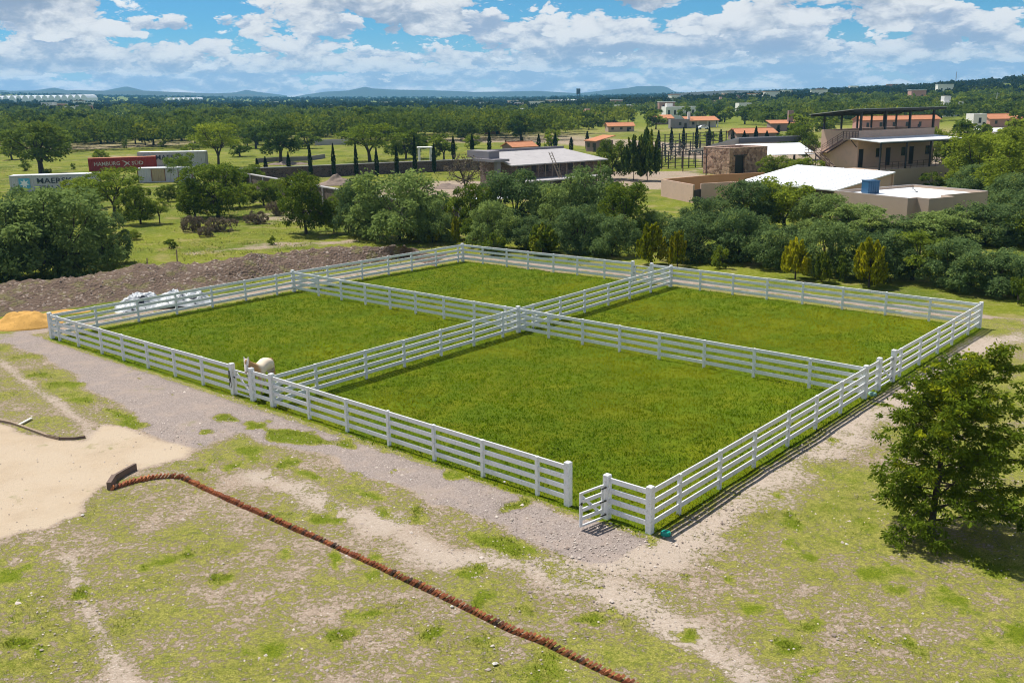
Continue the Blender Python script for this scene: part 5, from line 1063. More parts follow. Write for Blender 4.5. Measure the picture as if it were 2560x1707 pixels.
# ------------------------------------------------------------------ tan two-storey house
def tan_house():
    t = thing('two_storey_house', 'tan two-storey house with outside stairs, white awning and dark roof canopy on posts', 'house', (47, 137, 0), math.radians(28)); W = MT['tan']; D = MT['tan_dark']
    B = lambda x0, x1, y0, y1, z0, z1: MB().box(((x0 + x1)/2, (y0 + y1)/2, (z0 + z1)/2), (x1 - x0, y1 - y0, z1 - z0))
    B(-3.5, 14.9, -5.3, -0.01, 0, 2.42).build('lower_storey', D, t)
    for x in (8.3, 10.7, 13.2): 
        w = B(x, x + 0.9, -5.34, -5.28, 0.75, 1.45).build('window', MT['glass'], t); B(x - 0.08, x + 0.98, -5.37, -5.30, 0.66, 0.74).build('sill', W, w)
    for x0, x1 in ((1.5, 16.8),): B(x0, x1, 0, 6.9, 0, 6.5).build('wall', W, t)
    for a in ((1.5, 16.8, 0, 0.25), (1.5, 16.8, 6.65, 6.9), (1.5, 1.75, 0.25, 6.65), (16.55, 16.8, 0.25, 6.65)): B(*a, 6.5, 7.42).build('parapet', W, t)
    for x0, x1 in ((1.75, 2.6), (7.1, 7.95), (11.85, 12.7)):
        d = B(x0, x1, -0.03, 0.06, 2.42, 4.9).build('door', MT['door'], t); B(x1, x1 + 0.08, -0.05, 0.05, 2.42, 4.95).build('door_frame', D, d)
    for x0 in (5.1, 10.2, 15.2):
        w = B(x0, x0 + 1.1, -0.03, 0.06, 3.7, 4.9).build('window', MT['glass'], t); B(x0 - 0.08, x0 + 1.18, -0.06, 0.0, 3.60, 3.69).build('sill', D, w); B(x0 + 0.52, x0 + 0.58, -0.05, 0.0, 3.7, 4.9).build('mullion', MT['steel'], w)
    # awning
    MB().add([(-0.1, -5.3, 6.02), (16.6, -5.3, 6.02), (16.6, -0.02, 6.34), (-0.1, -0.02, 6.34), (-0.1, -5.3, 6.14), (16.6, -5.3, 6.14), (16.6, -0.02, 6.46), (-0.1, -0.02, 6.46)], [(3, 2, 1, 0), (4, 5, 6, 7), (0, 1, 5, 4), (1, 2, 6, 5), (2, 3, 7, 6), (3, 0, 4, 7)]).build('awning', MT['white_roof'], t)
    B(-0.1, 16.6, -5.30, -5.18, 5.86, 6.015).build('awning_beam', MT['steel'], t)
    for x in (0.2, 5.2, 10.0, 14.7): B(x - 0.09, x + 0.09, -5.2, -5.02, 2.42, 5.86).build('awning_post', MT['steel'], t)
    for i in range(13): B(i*1.22 + 0.2, i*1.22 + 0.25, -5.13, -5.08, 2.42, 3.35).build('rail_post', MT['rail_steel'], t)
    for z in (2.72, 3.02, 3.36): B(0.0, 14.85, -5.125, -5.085, z, z + 0.04).build('terrace_rail', MT['rail_steel'], t)
    # roof canopy: high towards the front, falling to the back
    q = lambda y: 10.32 - (y + 0.7)*0.095
    MB().add([(-0.4, -0.7, q(-.7)), (18.2, -0.7, q(-.7)), (18.2, 7.6, q(7.6)), (-0.4, 7.6, q(7.6)), (-0.4, -0.7, q(-.7) + .06), (18.2, -0.7, q(-.7) + .06), (18.2, 7.6, q(7.6) + .06), (-0.4, 7.6, q(7.6) + .06)], [(3, 2, 1, 0), (4, 5, 6, 7), (0, 1, 5, 4), (1, 2, 6, 5), (2, 3, 7, 6), (3, 0, 4, 7)]).build('canopy_roof', MT['edge'], t)
    for y in (-0.55, 3.3, 7.3): MB().beam((-0.3, y, q(y) - 0.16), (18.1, y, q(y) - 0.16), 0.14, 0.30).build('canopy_beam', MT['steel'], t)
    for i in range(10): x = 0.0 + i*1.98; MB().beam((x, -0.45, q(-.45) - 0.10), (x, 7.2, q(7.2) - 0.10), 0.08, 0.17).build('canopy_joist', MT['steel'], t)
    for x in (1.9, 6.7, 11.6, 16.5): B(x - 0.13, x + 0.13, 0.0, 0.25, 7.42, q(0.1) - 0.31).build('canopy_post', MT['steel'], t)
    for x in (1.8, 5.2, 8.4, 11.3, 13.9, 16.5): B(x - 0.11, x + 0.11, 6.68, 6.88, 7.42, q(6.8) - 0.28).build('canopy_post', MT['steel'], t)
    # stairs against the end wall
    B(0.35, 1.49, 0.0, 1.7, 6.22, 6.34).build('landing', D, t); B(-0.95, 1.49, 5.5, 7.6, 4.18, 4.30).build('landing', D, t)
    for i in range(11): y = 1.7 + (i + .5)*3.8/11; z = 6.28 - (i + 1)*2.0/12; B(0.35, 1.45, y - 0.15, y + 0.15, z - 0.05, z).build('step', D, t)
    for i in range(10): y = 5.5 - (i + .5)*2.9/10; z = 4.24 - (i + 1)*1.82/11; B(-0.9, 0.2, y - 0.15, y + 0.15, z - 0.05, z).build('step', D, t)
    S = MT['rail_steel']
    for x in (0.32, 1.40): MB().beam((x, 1.7, 6.2), (x, 5.5, 4.2), 0.06, 0.20).build('stringer', S, t)
    for x in (-0.93, 0.2): MB().beam((x, 5.5, 4.15), (x, 2.6, 2.35), 0.06, 0.20).build('stringer', S, t)
    def rail(p, q_, n):
        p, q_ = Vector(p), Vector(q_)
        for k in (0.35, 0.65, 0.95): MB().beam(p + Vector((0, 0, k)), q_ + Vector((0, 0, k)), 0.04, 0.04).build('stair_rail', S, t)
        for i in range(n + 1): c = p.lerp(q_, i/n); MB().beam(c, c + Vector((0, 0, 0.99)), 0.05, 0.05).build('baluster', S, t)
    rail((0.32, 1.7, 6.34), (0.32, 5.5, 4.34), 4); rail((0.32, 0.05, 6.34), (0.32, 1.65, 6.34), 3); rail((0.40, 0.0, 6.36), (1.4, 0.0, 6.36), 2)
    rail((-0.95, 5.5, 4.3), (-0.95, 2.6, 2.4), 3); rail((-0.95, 5.6, 4.3), (-0.95, 7.5, 4.3), 3); rail((-0.9, 7.55, 4.32), (1.4, 7.55, 4.32), 3)
    for x, y in ((-0.85, 7.5), (-0.85, 5.6)): MB().beam((x, y, 4.2), (1.45, y - 0.1, 2.6), 0.10, 0.12).build('strut', S, t)
    MB().beam((0.4, 0.3, 6.2), (1.45, 0.2, 5.2), 0.08, 0.1).build('strut', S, t)
tan_house()

# ------------------------------------------------------------------ flat-roofed building with the blue tank
def flat_house():
    t = thing('flat_roofed_building', 'low taupe building with white flat roof and parapet among the belt trees', 'building', (36.6, 90.2, 0), math.radians(28)); D = MT['tan_dark']; h = 3.2
    B = lambda x0, x1, y0, y1, z0, z1: MB().box(((x0 + x1)/2, (y0 + y1)/2, (z0 + z1)/2), (x1 - x0, y1 - y0, z1 - z0))
    B(0, 11.2, 0, 8.9, 0, 2.9).build('wall', D, t); B(1.2, 4.7, -1.35, -0.004, 0, 2.9).build('porch_wall', D, t)
    for a in ((0, 11.2, 8.7, 8.9), (0, 0.2, 0, 8.7), (11.0, 11.2, 0, 8.7), (0.2, 1.2, 0, 0.2), (4.7, 11.0, 0, 0.2), (1.2, 1.4, -1.35, 0.2), (4.5, 4.7, -1.35, 0.0), (1.4, 4.5, -1.35, -1.15)): B(*a, 2.9, h).build('parapet', D, t)
    B(0.2, 11.0, 0.2, 8.7, 2.90, 2.96).build('roof', MT['white_roof'], t); B(1.4, 4.5, -1.15, 0.2, 2.905, 2.965).build('porch_roof', MT['white_roof'], t)
    for a in ((0.02, 11.18, 8.72, 8.88), (0.02, 0.18, 0.02, 8.7), (11.02, 11.18, 0.02, 8.7)): B(*a, h, h + 0.03).build('coping', MT['concrete'], t)
    for x in (6.6, 9.2):
        w = B(x, x + 0.7, -0.04, 0.03, 1.5, 2.2).build('window', MT['glass'], t); B(x - .06, x + .76, -0.07, -0.0, 1.42, 1.495).build('sill', D, w)
    MB().tube([(6.2, 5.0, 3.0), (6.9, 4.6, 3.0), (7.5, 5.4, 3.0), (8.2, 6.0, 3.0), (9.6, 7.6, 3.0), (10.6, 8.3, 3.0)], 0.03, 5).build('roof_pipe', MT['steel'], t)
    p = G(2175, 483, 2.97); k = thing('water_tank', 'square blue plastic water tank standing on the white flat roof', 'water tank', (p[0], p[1], 2.965), math.radians(12))
    b = MB(); b.box((0, 0, 0.62), (1.22, 1.2, 1.2)); b.build('tank', MT['blue'], k)
    for i in range(5): b = MB(); b.box((-0.48 + i*0.24, -0.615, 0.62), (0.07, 0.05, 1.16)); b.build('rib', MT['blue'], k)
    for i in range(4): b = MB(); b.box((0.625, -0.42 + i*0.28, 0.62), (0.05, 0.07, 1.16)); b.build('rib', MT['blue'], k)
    MB().box((0, 0, 1.25), (1.30, 1.28, 0.07)).build('lid', MT['blue'], k)
flat_house()

def quad_roof(name, mat, parent, P, th=0.10):
    P = [Vector(p) for p in P]; b = MB(); b.add([p - Vector((0, 0, th)) for p in P] + P, [(3, 2, 1, 0), (4, 5, 6, 7), (0, 1, 5, 4), (1, 2, 6, 5), (2, 3, 7, 6), (3, 0, 4, 7)]); return b.build(name, mat, parent)
def white_shed():
    u = np.array([.883, .469]); a, c = G(1993, 412, 4.0)[:2], G(2239, 430, 4.0)[:2]; d = -u*9.0
    t = thing('white_roofed_shed', 'shed with a big sloping white sheet roof in front of the tan house', 'shed', (a[0], a[1], 0)); L = lambda p, z: (p[0] - a[0], p[1] - a[1], z)
    quad_roof('roof', MT['white_roof'], t, [L(a + d, 2.5), L(c + d, 2.5), L(c, 4.0), L(a, 4.0)], 0.12)
    for i in range(9): f = (i + .5)/9; p = a + (c - a)*f; MB().beam(L(p + d, 2.53), L(p, 4.03), 0.06, 0.05).build('roof_rib', MT['white_roof'], t)
    i = (c - a)/np.linalg.norm(c - a)*0.5
    for nm, p, q, h0, h1 in (('end_wall', c - i, c + d*0.96 - i, 3.85, 2.42), ('end_wall', a + i, a + d*0.96 + i, 3.85, 2.42)):
        b = MB(); w = np.array([0.0, 0.0]); n = np.array([-(q - p)[1], (q - p)[0]])/np.linalg.norm(q - p)*0.08
        b.add([L(p + n, 0), L(q + n, 0), L(q - n, 0), L(p - n, 0), L(p + n, h0), L(q + n, h1), L(q - n, h1), L(p - n, h0)], [(3, 2, 1, 0), (4, 5, 6, 7), (0, 1, 5, 4), (1, 2, 6, 5), (2, 3, 7, 6), (3, 0, 4, 7)]); b.build(nm, MT['tan'], t)
    MB().beam(L(a + i*.4, 1.9), L(c - i*.4, 1.9), 0.15, 3.8).build('back_wall', MT['tan'], t)
white_shed()

def stone_house():
    c = np.array([34.8, 156.5]); h = zat(c, 371.5); t = thing('stone_building', 'brown field-stone cube building with a tall dark doorway', 'building', (c[0], c[1], 0), math.radians(32)); S = MT['stone']
    B = lambda x0, x1, y0, y1, z0, z1: MB().box(((x0 + x1)/2, (y0 + y1)/2, (z0 + z1)/2), (x1 - x0, y1 - y0, z1 - z0))
    W, D = 8.3, 6.0
    B(0, 1.2, 0, 0.45, 0, h).build('front_wall', S, t); B(3.35, W, 0, 0.45, 0, h).build('front_wall', S, t); B(1.2, 3.35, 0.004, 0.446, 3.0, h - .002).build('front_wall', S, t)
    B(0.002, 0.45, 0.45, D, 0, h - .003).build('side_wall', S, t); B(W - .45, W - .002, 0.45, D, 0, h - .003).build('side_wall', S, t); B(0.45, W - .45, D - .45, D - .002, 0, h - .003).build('back_wall', S, t)
    B(0.45, W - 0.45, 0.45, D - 0.45, h - 0.55, h - 0.40).build('roof', MT['concrete'], t)
    B(0.85, 3.75, -0.10, 0.30, 2.98, 3.16).build('lintel', MT['door'], t); B(1.2, 3.35, 0.30, 0.38, 0, 2.98).build('door', MT['door'], t)
    for a in ((-.03, W + .03, -.03, .5), (-.03, .5, .5, D + .03), (W - .5, W + .03, .5, D + .03), (.5, W - .5, D - .5, D + .03)): B(*a, h, h + 0.07).build('coping', MT['tan'], t)
stone_house()

def wall_seg(t, name, p, q, z0, z1, th, mat):
    return MB().beam((p[0], p[1], (z0 + z1)/2), (q[0], q[1], (z0 + z1)/2), th, z1 - z0).build(name, mat, t)
def courtyard():
    z = 2.2; P = {k: G(*v, z)[:2] for k, v in dict(L=(1655, 448), F=(1735, 462), S=(1752, 459), Q=(1842, 454), R=(1911, 431), K=(1795, 436)).items()}; o = P['L']
    t = thing('courtyard_walls', 'roofless courtyard of tan and ochre walls below the stone building', 'wall', (o[0], o[1], 0)); l = lambda k: P[k] - o
    u = (l('F') - l('L'))/np.linalg.norm(l('F') - l('L'))
    wall_seg(t, 'wall', l('L'), l('F'), 0, z, 0.22, MT['tan']); wall_seg(t, 'wall', l('L') + u*.12, l('K'), 0, z - .01, 0.22, MT['orange_wall']); wall_seg(t, 'wall', l('K'), l('R'), 0, z - .02, 0.22, MT['orange_wall'])
    wall_seg(t, 'wall', l('S'), l('Q'), 0, z - .005, 0.22, MT['tan']); wall_seg(t, 'wall', l('Q'), l('R') + np.array([.3, -6.0]), 0, z - .012, 0.22, MT['tan'])
    wall_seg(t, 'gate', l('F') + u*0.15, l('S') - u*0.0, 0.0, 1.55, 0.06, MT['steel'])
courtyard()

def steel_pen():
    def line(label, a, b, n, h, rails):
        a, b = G(*a)[:2], G(*b)[:2]; t = thing('steel_pen_fence', label, 'pen fence', (a[0], a[1], 0), 0, 'steel pen fences'); d = b - a
        for i in range(n + 1): p = d*i/n; MB().box((p[0], p[1], h/2), (0.16, 0.16, h), math.atan2(d[1], d[0])).build('post', MT['steel'], t)
        u = d/n
        for i in range(n):
            for k in range(rails):
                z = 0.35 + k*(h - 0.5)/(rails - 1) if rails > 1 else h - .1
                MB().beam((*(u*i + u*0.09/np.linalg.norm(u)), z), (*(u*(i + 1) - u*0.09/np.linalg.norm(u)), z), 0.07, 0.10).build('rail', MT['steel'], t)
    line('black steel pen fence nearest the courtyard walls', (1602, 424), (1772, 418), 10, 3.0, 5); line('tall black steel pen fence in front of the cypress row', (1625, 392), (1830, 376), 12, 4.4, 7)
    line('black steel cross fence inside the pen', (1650, 412), (1700, 390), 4, 3.4, 6); line('black steel side fence of the pen by the dark conifer', (1602, 424), (1625, 392), 5, 3.2, 6); line('long black steel pen fence leading behind the white canopy', (1700, 390), (1990, 378), 12, 3.0, 6)
    # tall frame
    t = thing('steel_goal', 'tall bare steel goal inside the pen', 'goal', G(1655, 420)); h = 4.2
    d = G(1765, 440)[:2] - G(1655, 420)[:2]
    for f in (0, 0.5, 1.0): MB().box((d[0]*f, d[1]*f, h/2), (0.14, 0.14, h)).build('post', MT['rail_steel'], t)
    MB().beam((0, 0, h + .05), (d[0], d[1], h - 0.9), 0.10, 0.12).build('beam', MT['steel'], t); MB().beam((0, 0, 0.1), (d[0]*.5, d[1]*.5, h - .4), 0.06, 0.08).build('brace', MT['steel'], t)
steel_pen()

def canopy():
    p1, p2 = G(1845, 344, 4.6)[:2], G(2000, 339, 4.6)[:2]; e1 = G(1720, 379, 2.3)[:2]; e2 = e1 + (p2 - p1); o = p1
    t = thing('open_canopy', 'open canopy with pale grey roof edge and white lower roof behind the stone building', 'canopy', (o[0], o[1], 0)); l = lambda p, z: (p[0] - o[0], p[1] - o[1], z)
    quad_roof('roof', MT['edge'], t, [l(e1, 2.3), l(p1, 4.6), l(p2, 4.6), l(e2, 2.3)], 0.14)
    a, b_ = G(1838, 361, 3.5)[:2], G(2000, 357, 3.5)[:2]; c, d = G(1905, 388, 2.4)[:2], G(2040, 384, 2.4)[:2]
    quad_roof('lower_roof', MT['white_roof'], t, [l(c, 2.4), l(d, 2.4), l(b_, 3.5), l(a, 3.5)], 0.10)
    wall_seg(t, 'gap_shade', p1 - o + np.array([.2, .1]), p2 - o, 3.55, 4.42, 0.06, MT['gap_dark'])  # dark sheet standing for shade in the open gap below the ridge
    for p, h in ((e1 + np.array([1.2, 0.2]), 2.3), (e2, 2.2), (a, 3.35), (c, 2.28), (d, 2.28)): q = p - o; MB().box((q[0], q[1], h/2), (0.16, 0.16, h)).build('post', MT['steel'], t)
    q = G(1796, 433) - np.array([o[0], o[1], 0]); MB().box((q[0], q[1], 0), (0.1, 0.1, 0.1))
canopy()

def grey_building():
    t = thing('unfinished_building', 'unfinished grey concrete building with sloping roof, timber props and small square openings', 'building', (0.1, 127, 0), math.radians(36)); C = MT['concrete']
    B = lambda x0, x1, y0, y1, z0, z1: MB().box(((x0 + x1)/2, (y0 + y1)/2, (z0 + z1)/2), (x1 - x0, y1 - y0, z1 - z0))
    quad_roof('roof', C, t, [(0, -0.4, 4.2), (16.4, -0.4, 4.2), (15.2, 8.0, 5.45), (0.6, 8.0, 5.45)], 0.14)
    B(0.4, 15.4, 8.0, 8.4, 5.2, 5.75).build('ridge_beam', MT['concrete_dark'], t)
    B(0.8, 15.6, 0.9, 1.2, 2.3, 4.30).build('wall', MT['brickwall'], t); B(0.8, 15.6, 0.95, 1.15, 0, 2.29).build('wall', MT['brickwall'], t); B(0.8, 1.1, 1.2, 8.0, 0, 4.35).build('wall', MT['brickwall'], t); B(15.3, 15.6, 1.2, 8.0, 0, 4.35).build('wall', MT['brickwall'], t)
    for i in range(6): x = 2.0 + i*2.1; w = B(x, x + 0.75, 0.86, 0.93, 3.0, 3.85).build('window', MT['door'], t)
    for i in range(13): x = 1.0 + i*1.2; MB().beam((x, 0.1, 2.36), (x + 0.05, 0.15, 4.05), 0.09, 0.09).build('prop', MT['timber'], t)
    B(-0.2, 13.5, -3.2, 0.85, 2.12, 2.30).build('lower_slab', C, t)
    for x in (0.2, 4.5, 9.0, 13.1): B(x - .15, x + .15, -3.0, -2.7, 0, 2.12).build('column', MT['concrete_dark'], t)
    B(-1.2, -0.6, 1.2, 1.8, 0, 4.6).build('pier', MT['concrete_dark'], t); B(-2.0, 0.5, 0.8, 5.6, 4.62, 4.95).build('pier_beam', MT['concrete_dark'], t); B(-1.5, 0.2, 2.6, 7.6, 4.96, 5.9).build('parapet', MT['concrete_dark'], t)
    lx = 6.4; k = thing('ladder', 'wooden ladder leaning against the unfinished building roof', 'ladder', tuple(t.location), math.radians(36))
    for s in (-.24, .24): MB().beam((lx + s, -2.4, 2.31), (lx + s - 0.2, -0.46, 5.6), 0.06, 0.08).build('stile', MT['timber'], k)
    for i in range(10): f = (i + .5)/10; MB().beam((lx - 0.22 - .2*f, -2.4 + 1.94*f, 2.31 + 3.29*f), (lx + 0.22 - .2*f, -2.4 + 1.94*f, 2.31 + 3.29*f), 0.05, 0.05).build('rung', MT['timber'], k)
grey_building()

# ------------------------------------------------------------------ rubble walls
def rubble_wall(label, a, b, h, n, th=0.35, pil=True):
    a, b = a[:2], b[:2]; d = b - a; L = np.linalg.norm(d); u = d/L; t = thing('rubble_wall', label, 'wall', (a[0], a[1], 0), math.atan2(u[1], u[0]), 'rubble walls')
    for i in range(n): MB().box(((i + .5)*L/n, 0, h/2 - .05), (L/n - 0.004, th, h)).build('wall_panel', MT['rubble'], t)
    for i in range(n): MB().box(((i + .5)*L/n, 0, h + 0.005), (L/n - 0.01, th + 0.18, 0.12)).build('coping', MT['concrete'], t)
    if pil:
        for i in range(n + 1): MB().box((i*L/n, -th/2 - 0.06, h/2 - .06), (0.34, 0.18, h - 0.02)).build('pilaster', MT['concrete_dark'], t)
rubble_wall('long dark rubble wall behind the row of cypresses', G(560, 424, 1.9), G(1215, 397, 1.9), 1.9, 14, pil=False)
rubble_wall('dark rubble wall with piers running diagonally down from the containers', G(545, 422, 2.15), G(1010, 502, 2.15), 2.15, 12)
rubble_wall('dark rubble wall end hidden behind the belt trees', G(1080, 513, 2.1), G(1235, 533, 2.1), 2.1, 4)
def small_structures():
    p = G(1064, 403); t = thing('concrete_gateway', 'small pale concrete gateway frame behind the cypress row', 'gateway', (p[0], p[1], 0), math.radians(10)); h = 2.6
    for x in (-1.2, 1.2):
        for y in (0, 1.8): MB().box((x, y, h/2), (0.34, 0.34, h)).build('pillar', MT['white_wall'], t)
    MB().box((0, 0.9, h + 0.12), (3.0, 2.4, 0.24)).build('slab', MT['white_wall'], t)
    t = thing('low_wall', 'low grey concrete wall at the edge of the dirt track', 'wall', (*G(640, 408)[:2], 0)); o = G(640, 408)[:2]
    for a, b in (((640, 408), (690, 404)), ((691, 404), (770, 402)), ((771, 402), (812, 396))): wall_seg(t, 'wall_panel', G(*a)[:2] - o, G(*b)[:2] - o, 0, 0.9, 0.25, MT['concrete_dark'])
    p = G(830, 362); t = thing('concrete_trough', 'long low concrete trough in the far meadow', 'trough', (p[0], p[1], 0), 0.1)
    for y in (-1.2, 1.2): MB().box((0, y, 0.7), (9.0, 0.25, 1.4)).build('side', MT['concrete'], t)
    for x in (-4.6, 4.6): MB().box((x, 0, 0.7), (0.2, 2.65, 1.4)).build('end', MT['concrete'], t)
    tag(mound('rubble_heap', G(845, 462), 3.6, 2.2, 1.3, MT['earth_stone'], 33, 0.4, 0.5), 'heap of pale rubble behind the diagonal rubble wall', 'rubble heap')
    tag(mound('rubble_heap', G(1120, 470), 4.0, 2.0, 0.6, MT['earth_stone'], 35, 0.1, 0.5), 'low spread of grey rubble in the dusty yard', 'rubble heap')
    tag(mound('rubble_heap', G(720, 412), 5.0, 1.5, 0.7, MT['earth_stone'], 37, 0.0, 0.5), 'pale rubble strewn behind the cypress row', 'rubble heap')
    p = G(1220, 548); t = thing('corrugated_sheet', 'pale corrugated sheet lying at the end of the rubble wall', 'sheet', (p[0], p[1], 2.25)); b = MB(); corrugated(-2.2, 2.2, 0, 0, 1, b); 
    me = MB()
    for i in range(18): me.box((-2.2 + i*0.25, 0, 0.02*(i % 2)), (0.24, 2.2, 0.03))
    me.build('sheet', MT['white_roof'], t)
small_structures()
# ------------------------------------------------------------------ houses farther off
def house(label, px, py, w, d, h, rz=0.0, wall='white_wall', roof='tile', kind='gable', rise=1.0, nwin=2, group='houses beyond the fields', over=0.4, name='house', porch=False, tower=None):
    p = place(px, py); t = thing(name, label, 'house', (p[0], p[1], p[2] - 0.1), rz, group)
    B = lambda x0, x1, y0, y1, z0, z1: MB().box(((x0 + x1)/2, (y0 + y1)/2, (z0 + z1)/2), (x1 - x0, y1 - y0, z1 - z0))
    if porch:
        B(-w/2, w/2, d*0.45, d, 0, h).build('wall', MT[wall], t)
        for i in range(4): x = -w/2 + 0.15 + i*(w - .3)/3; B(x - .15, x + .15, 0, 0.3, 0, h).build('post', MT[wall], t)
    else: B(-w/2, w/2, 0, d, 0, h).build('wall', MT[wall], t)
    y0 = d*0.45 if porch else 0
    if kind == 'gable':
        for s in (0, 1):
            P = [(-w/2 - over, -over, h + .02), (w/2 + over, -over, h + .02), (w/2 + over, d/2, h + rise), (-w/2 - over, d/2, h + rise)]
            if s: P = [(-x, d - y, z) for x, y, z in P]
            quad_roof('roof_slope', MT[roof], t, P, 0.14)
        for x in (-w/2 + .01, w/2 - .01): b = MB(); b.add([(x - .09, 0.05, h), (x - .09, d - .05, h), (x - .09, d/2, h + rise - .18), (x + .09, 0.05, h), (x + .09, d - .05, h), (x + .09, d/2, h + rise - .18)], [(0, 2, 1), (3, 4, 5), (0, 3, 5, 2), (1, 2, 5, 4), (0, 1, 4, 3)]); b.build('gable', MT[wall], t)
        MB().beam((-w/2 - over, d/2, h + rise + .02), (w/2 + over, d/2, h + rise + .02), 0.3, 0.12).build('ridge', MT['tile_end'], t)
    elif kind == 'mono': quad_roof('roof', MT[roof], t, [(-w/2 - over, -over, h), (w/2 + over, -over, h), (w/2 + over, d + over, h + rise), (-w/2 - over, d + over, h + rise)], 0.16)
    else:
        for a in ((-w/2, w/2, 0, .2), (-w/2, w/2, d - .2, d), (-w/2, -w/2 + .2, .2, d - .2), (w/2 - .2, w/2, .2, d - .2)): B(*a, h, h + .4).build('parapet', MT[wall], t)
    for i in range(nwin): x = -w/2 + (i + .5)*w/nwin; B(x - .45, x + .45, y0 - .04, y0 + .05, h*0.42, h*0.80).build('window', MT['glass'], t)
    B(w*0.22, w*0.22 + 0.9, y0 - .05, y0 + .05, 0, min(2.1, h*.8)).build('door', MT['door'], t)
    if tower: B(tower[0], tower[0] + tower[1], d*.3, d*.3 + tower[1], h, h + tower[2]).build('tower', MT[wall], t)
    return t
house('mauve cottage with orange tiled roof beside the round pale tree', 1312, 392, 5.6, 5.0, 2.2, math.radians(28), 'mauve', 'tile', 'gable', 1.0)
house('mauve shed with orange tiled roof behind a thin cypress', 1478, 380, 4.2, 4.6, 2.6, math.radians(-60), 'mauve', 'tile', 'mono', 1.1)
house('two-storey house with red roof among the trees', 1487, 312, 9.0, 7.0, 4.6, 0.2, 'tan', 'tile', 'gable', 1.5, 3, tower=(-3.5, 2.0, 2.2))
house('long low house with mottled orange roof', 1553, 330, 9.0, 6.0, 2.0, 0.1, 'tan_dark', 'tile', 'gable', 1.2, 3)
house('open shelter with bright orange roof on posts', 1660, 312, 8.0, 5.0, 2.6, 0.1, 'tan_dark', 'tile', 'mono', 1.4, 1, porch=True)
house('white house with a long orange veranda roof and chimney', 1757, 320, 11.5, 7.0, 2.8, 0.05, 'white_wall', 'tile', 'mono', 1.3, 2, porch=True, tower=(-5.2, 0.9, 3.0))
house('white boxy flat-roofed house with turrets above the orange shelter', 1702, 300, 15.0, 9.0, 6.0, 0.1, 'white_wall', 'tile', 'flat', 0, 5, tower=(-6.5, 3.0, 2.0))
house('white two-storey tower house on the right of the boxy one', 1862, 290, 7.0, 6.0, 6.4, 0.1, 'white_wall', 'tile', 'flat', 0, 2)
house('beige house with small roof turret in the trees', 1803, 270, 10.0, 8.0, 5.0, 0.0, 'tan', 'tile', 'flat', 0, 3, tower=(-1, 2.0, 3.0))
house('low building with wide orange roof behind the cypresses', 1892, 350, 11.0, 8.0, 1.9, 0.1, 'mauve', 'tile', 'gable', 1.2, 2)
house('small house with thin orange roof and white tank tower', 1966, 328, 10.0, 6.0, 2.6, 0.0, 'mauve', 'tile', 'mono', 0.9, 2, tower=(1.0, 1.6, 4.0))
house('long pink walled house seen through the roof canopy', 2250, 328, 26.0, 6.0, 3.6, 0.12, 'pink', 'tile', 'gable', 1.2, 6)
house('house with orange band roof and pale vault at the picture edge', 2520, 318, 13.0, 8.0, 2.8, 0.1, 'pink', 'tile', 'gable', 1.6, 3)
house('cream tank house beside the orange banded house', 2448, 322, 4.5, 4.5, 4.4, 0.1, 'white_wall', 'tile', 'flat', 0, 1)
house('white house with stepped top on the wooded slope', 2382, 292, 9.0, 7.0, 6.0, 0.1, 'white_wall', 'white_roof', 'flat', 0, 2, tower=(-3.5, 3.0, 3.0))
house('orange brick hut among far trees', 1232, 336, 5.0, 4.5, 3.2, 0.1, 'orange_wall', 'tile', 'flat', 0, 1)
house('white low roof glimpsed behind the trees right of the tan house', 2520, 352, 10.0, 8.0, 2.4, 0.1, 'white_wall', 'white_roof', 'mono', 0.5, 2)
house('small concrete outbuilding beside the orange shelter', 1700, 322, 7.0, 5.0, 3.0, 0.0, 'concrete_dark', 'tile', 'flat', 0, 1)
rr = random.Random(9)
for i in range(46):
    px = rr.choice([rr.uniform(180, 300), rr.uniform(700, 1250), rr.uniform(700, 1250), rr.uniform(1290, 1700), rr.uniform(1650, 2330), rr.uniform(1650, 2330)]); r = rr.uniform(650, 1500)
    d = FW + RT*(px - 1280)/F_PX; az = math.atan2(d[0], d[1]); x, y = r*math.sin(az), r*math.cos(az); z = Hs(x, y)
    t = thing('far_house', 'tiny pale house among the far trees', 'house', (x, y, z), rr.uniform(-.3, .3), 'scattered houses far off'); w, dp, h = rr.uniform(7, 14), rr.uniform(7, 10), rr.uniform(5, 9)
    MB().box((0, dp/2, h/2), (w, dp, h)).build('wall', MT[rr.choice(['white_wall', 'white_wall', 'tan', 'pink'])], t); MB().box((0, dp/2, h + .15), (w + .6, dp + .6, 0.3)).build('roof', MT[rr.choice(['white_roof', 'tile', 'white_wall'])], t)
    for k in (-1, 1): MB().box((k*w*.25, -0.03, h*.6), (1.2, 0.1, 1.4)).build('window', MT['glass'], t)
def greenhouse(label, px, py, r, w, h, n):
    d = FW + RT*(px - 1280)/F_PX; az = math.atan2(d[0], d[1]); x, y = r*math.sin(az), r*math.cos(az); t = thing('greenhouse', label, 'greenhouse', (x, y, Hs(x, y)), 0.1, 'far white greenhouses')
    b = w/n
    for i in range(n):
        m = MB(); P = [(-b/2, 0), (-b/2, h*.6), (-b*.3, h*.9), (0, h), (b*.3, h*.9), (b/2, h*.6), (b/2, 0)]; c = -w/2 + (i + .5)*b
        m.add([(c + x_*.97, 0, z) for x_, z in P] + [(c + x_*.97, 60, z) for x_, z in P], [tuple(range(7)), tuple(range(13, 6, -1))] + [(k, k + 7, (k + 1) % 7 + 7, (k + 1) % 7) for k in range(7)]); m.build('bay', MT['white_roof'], t)
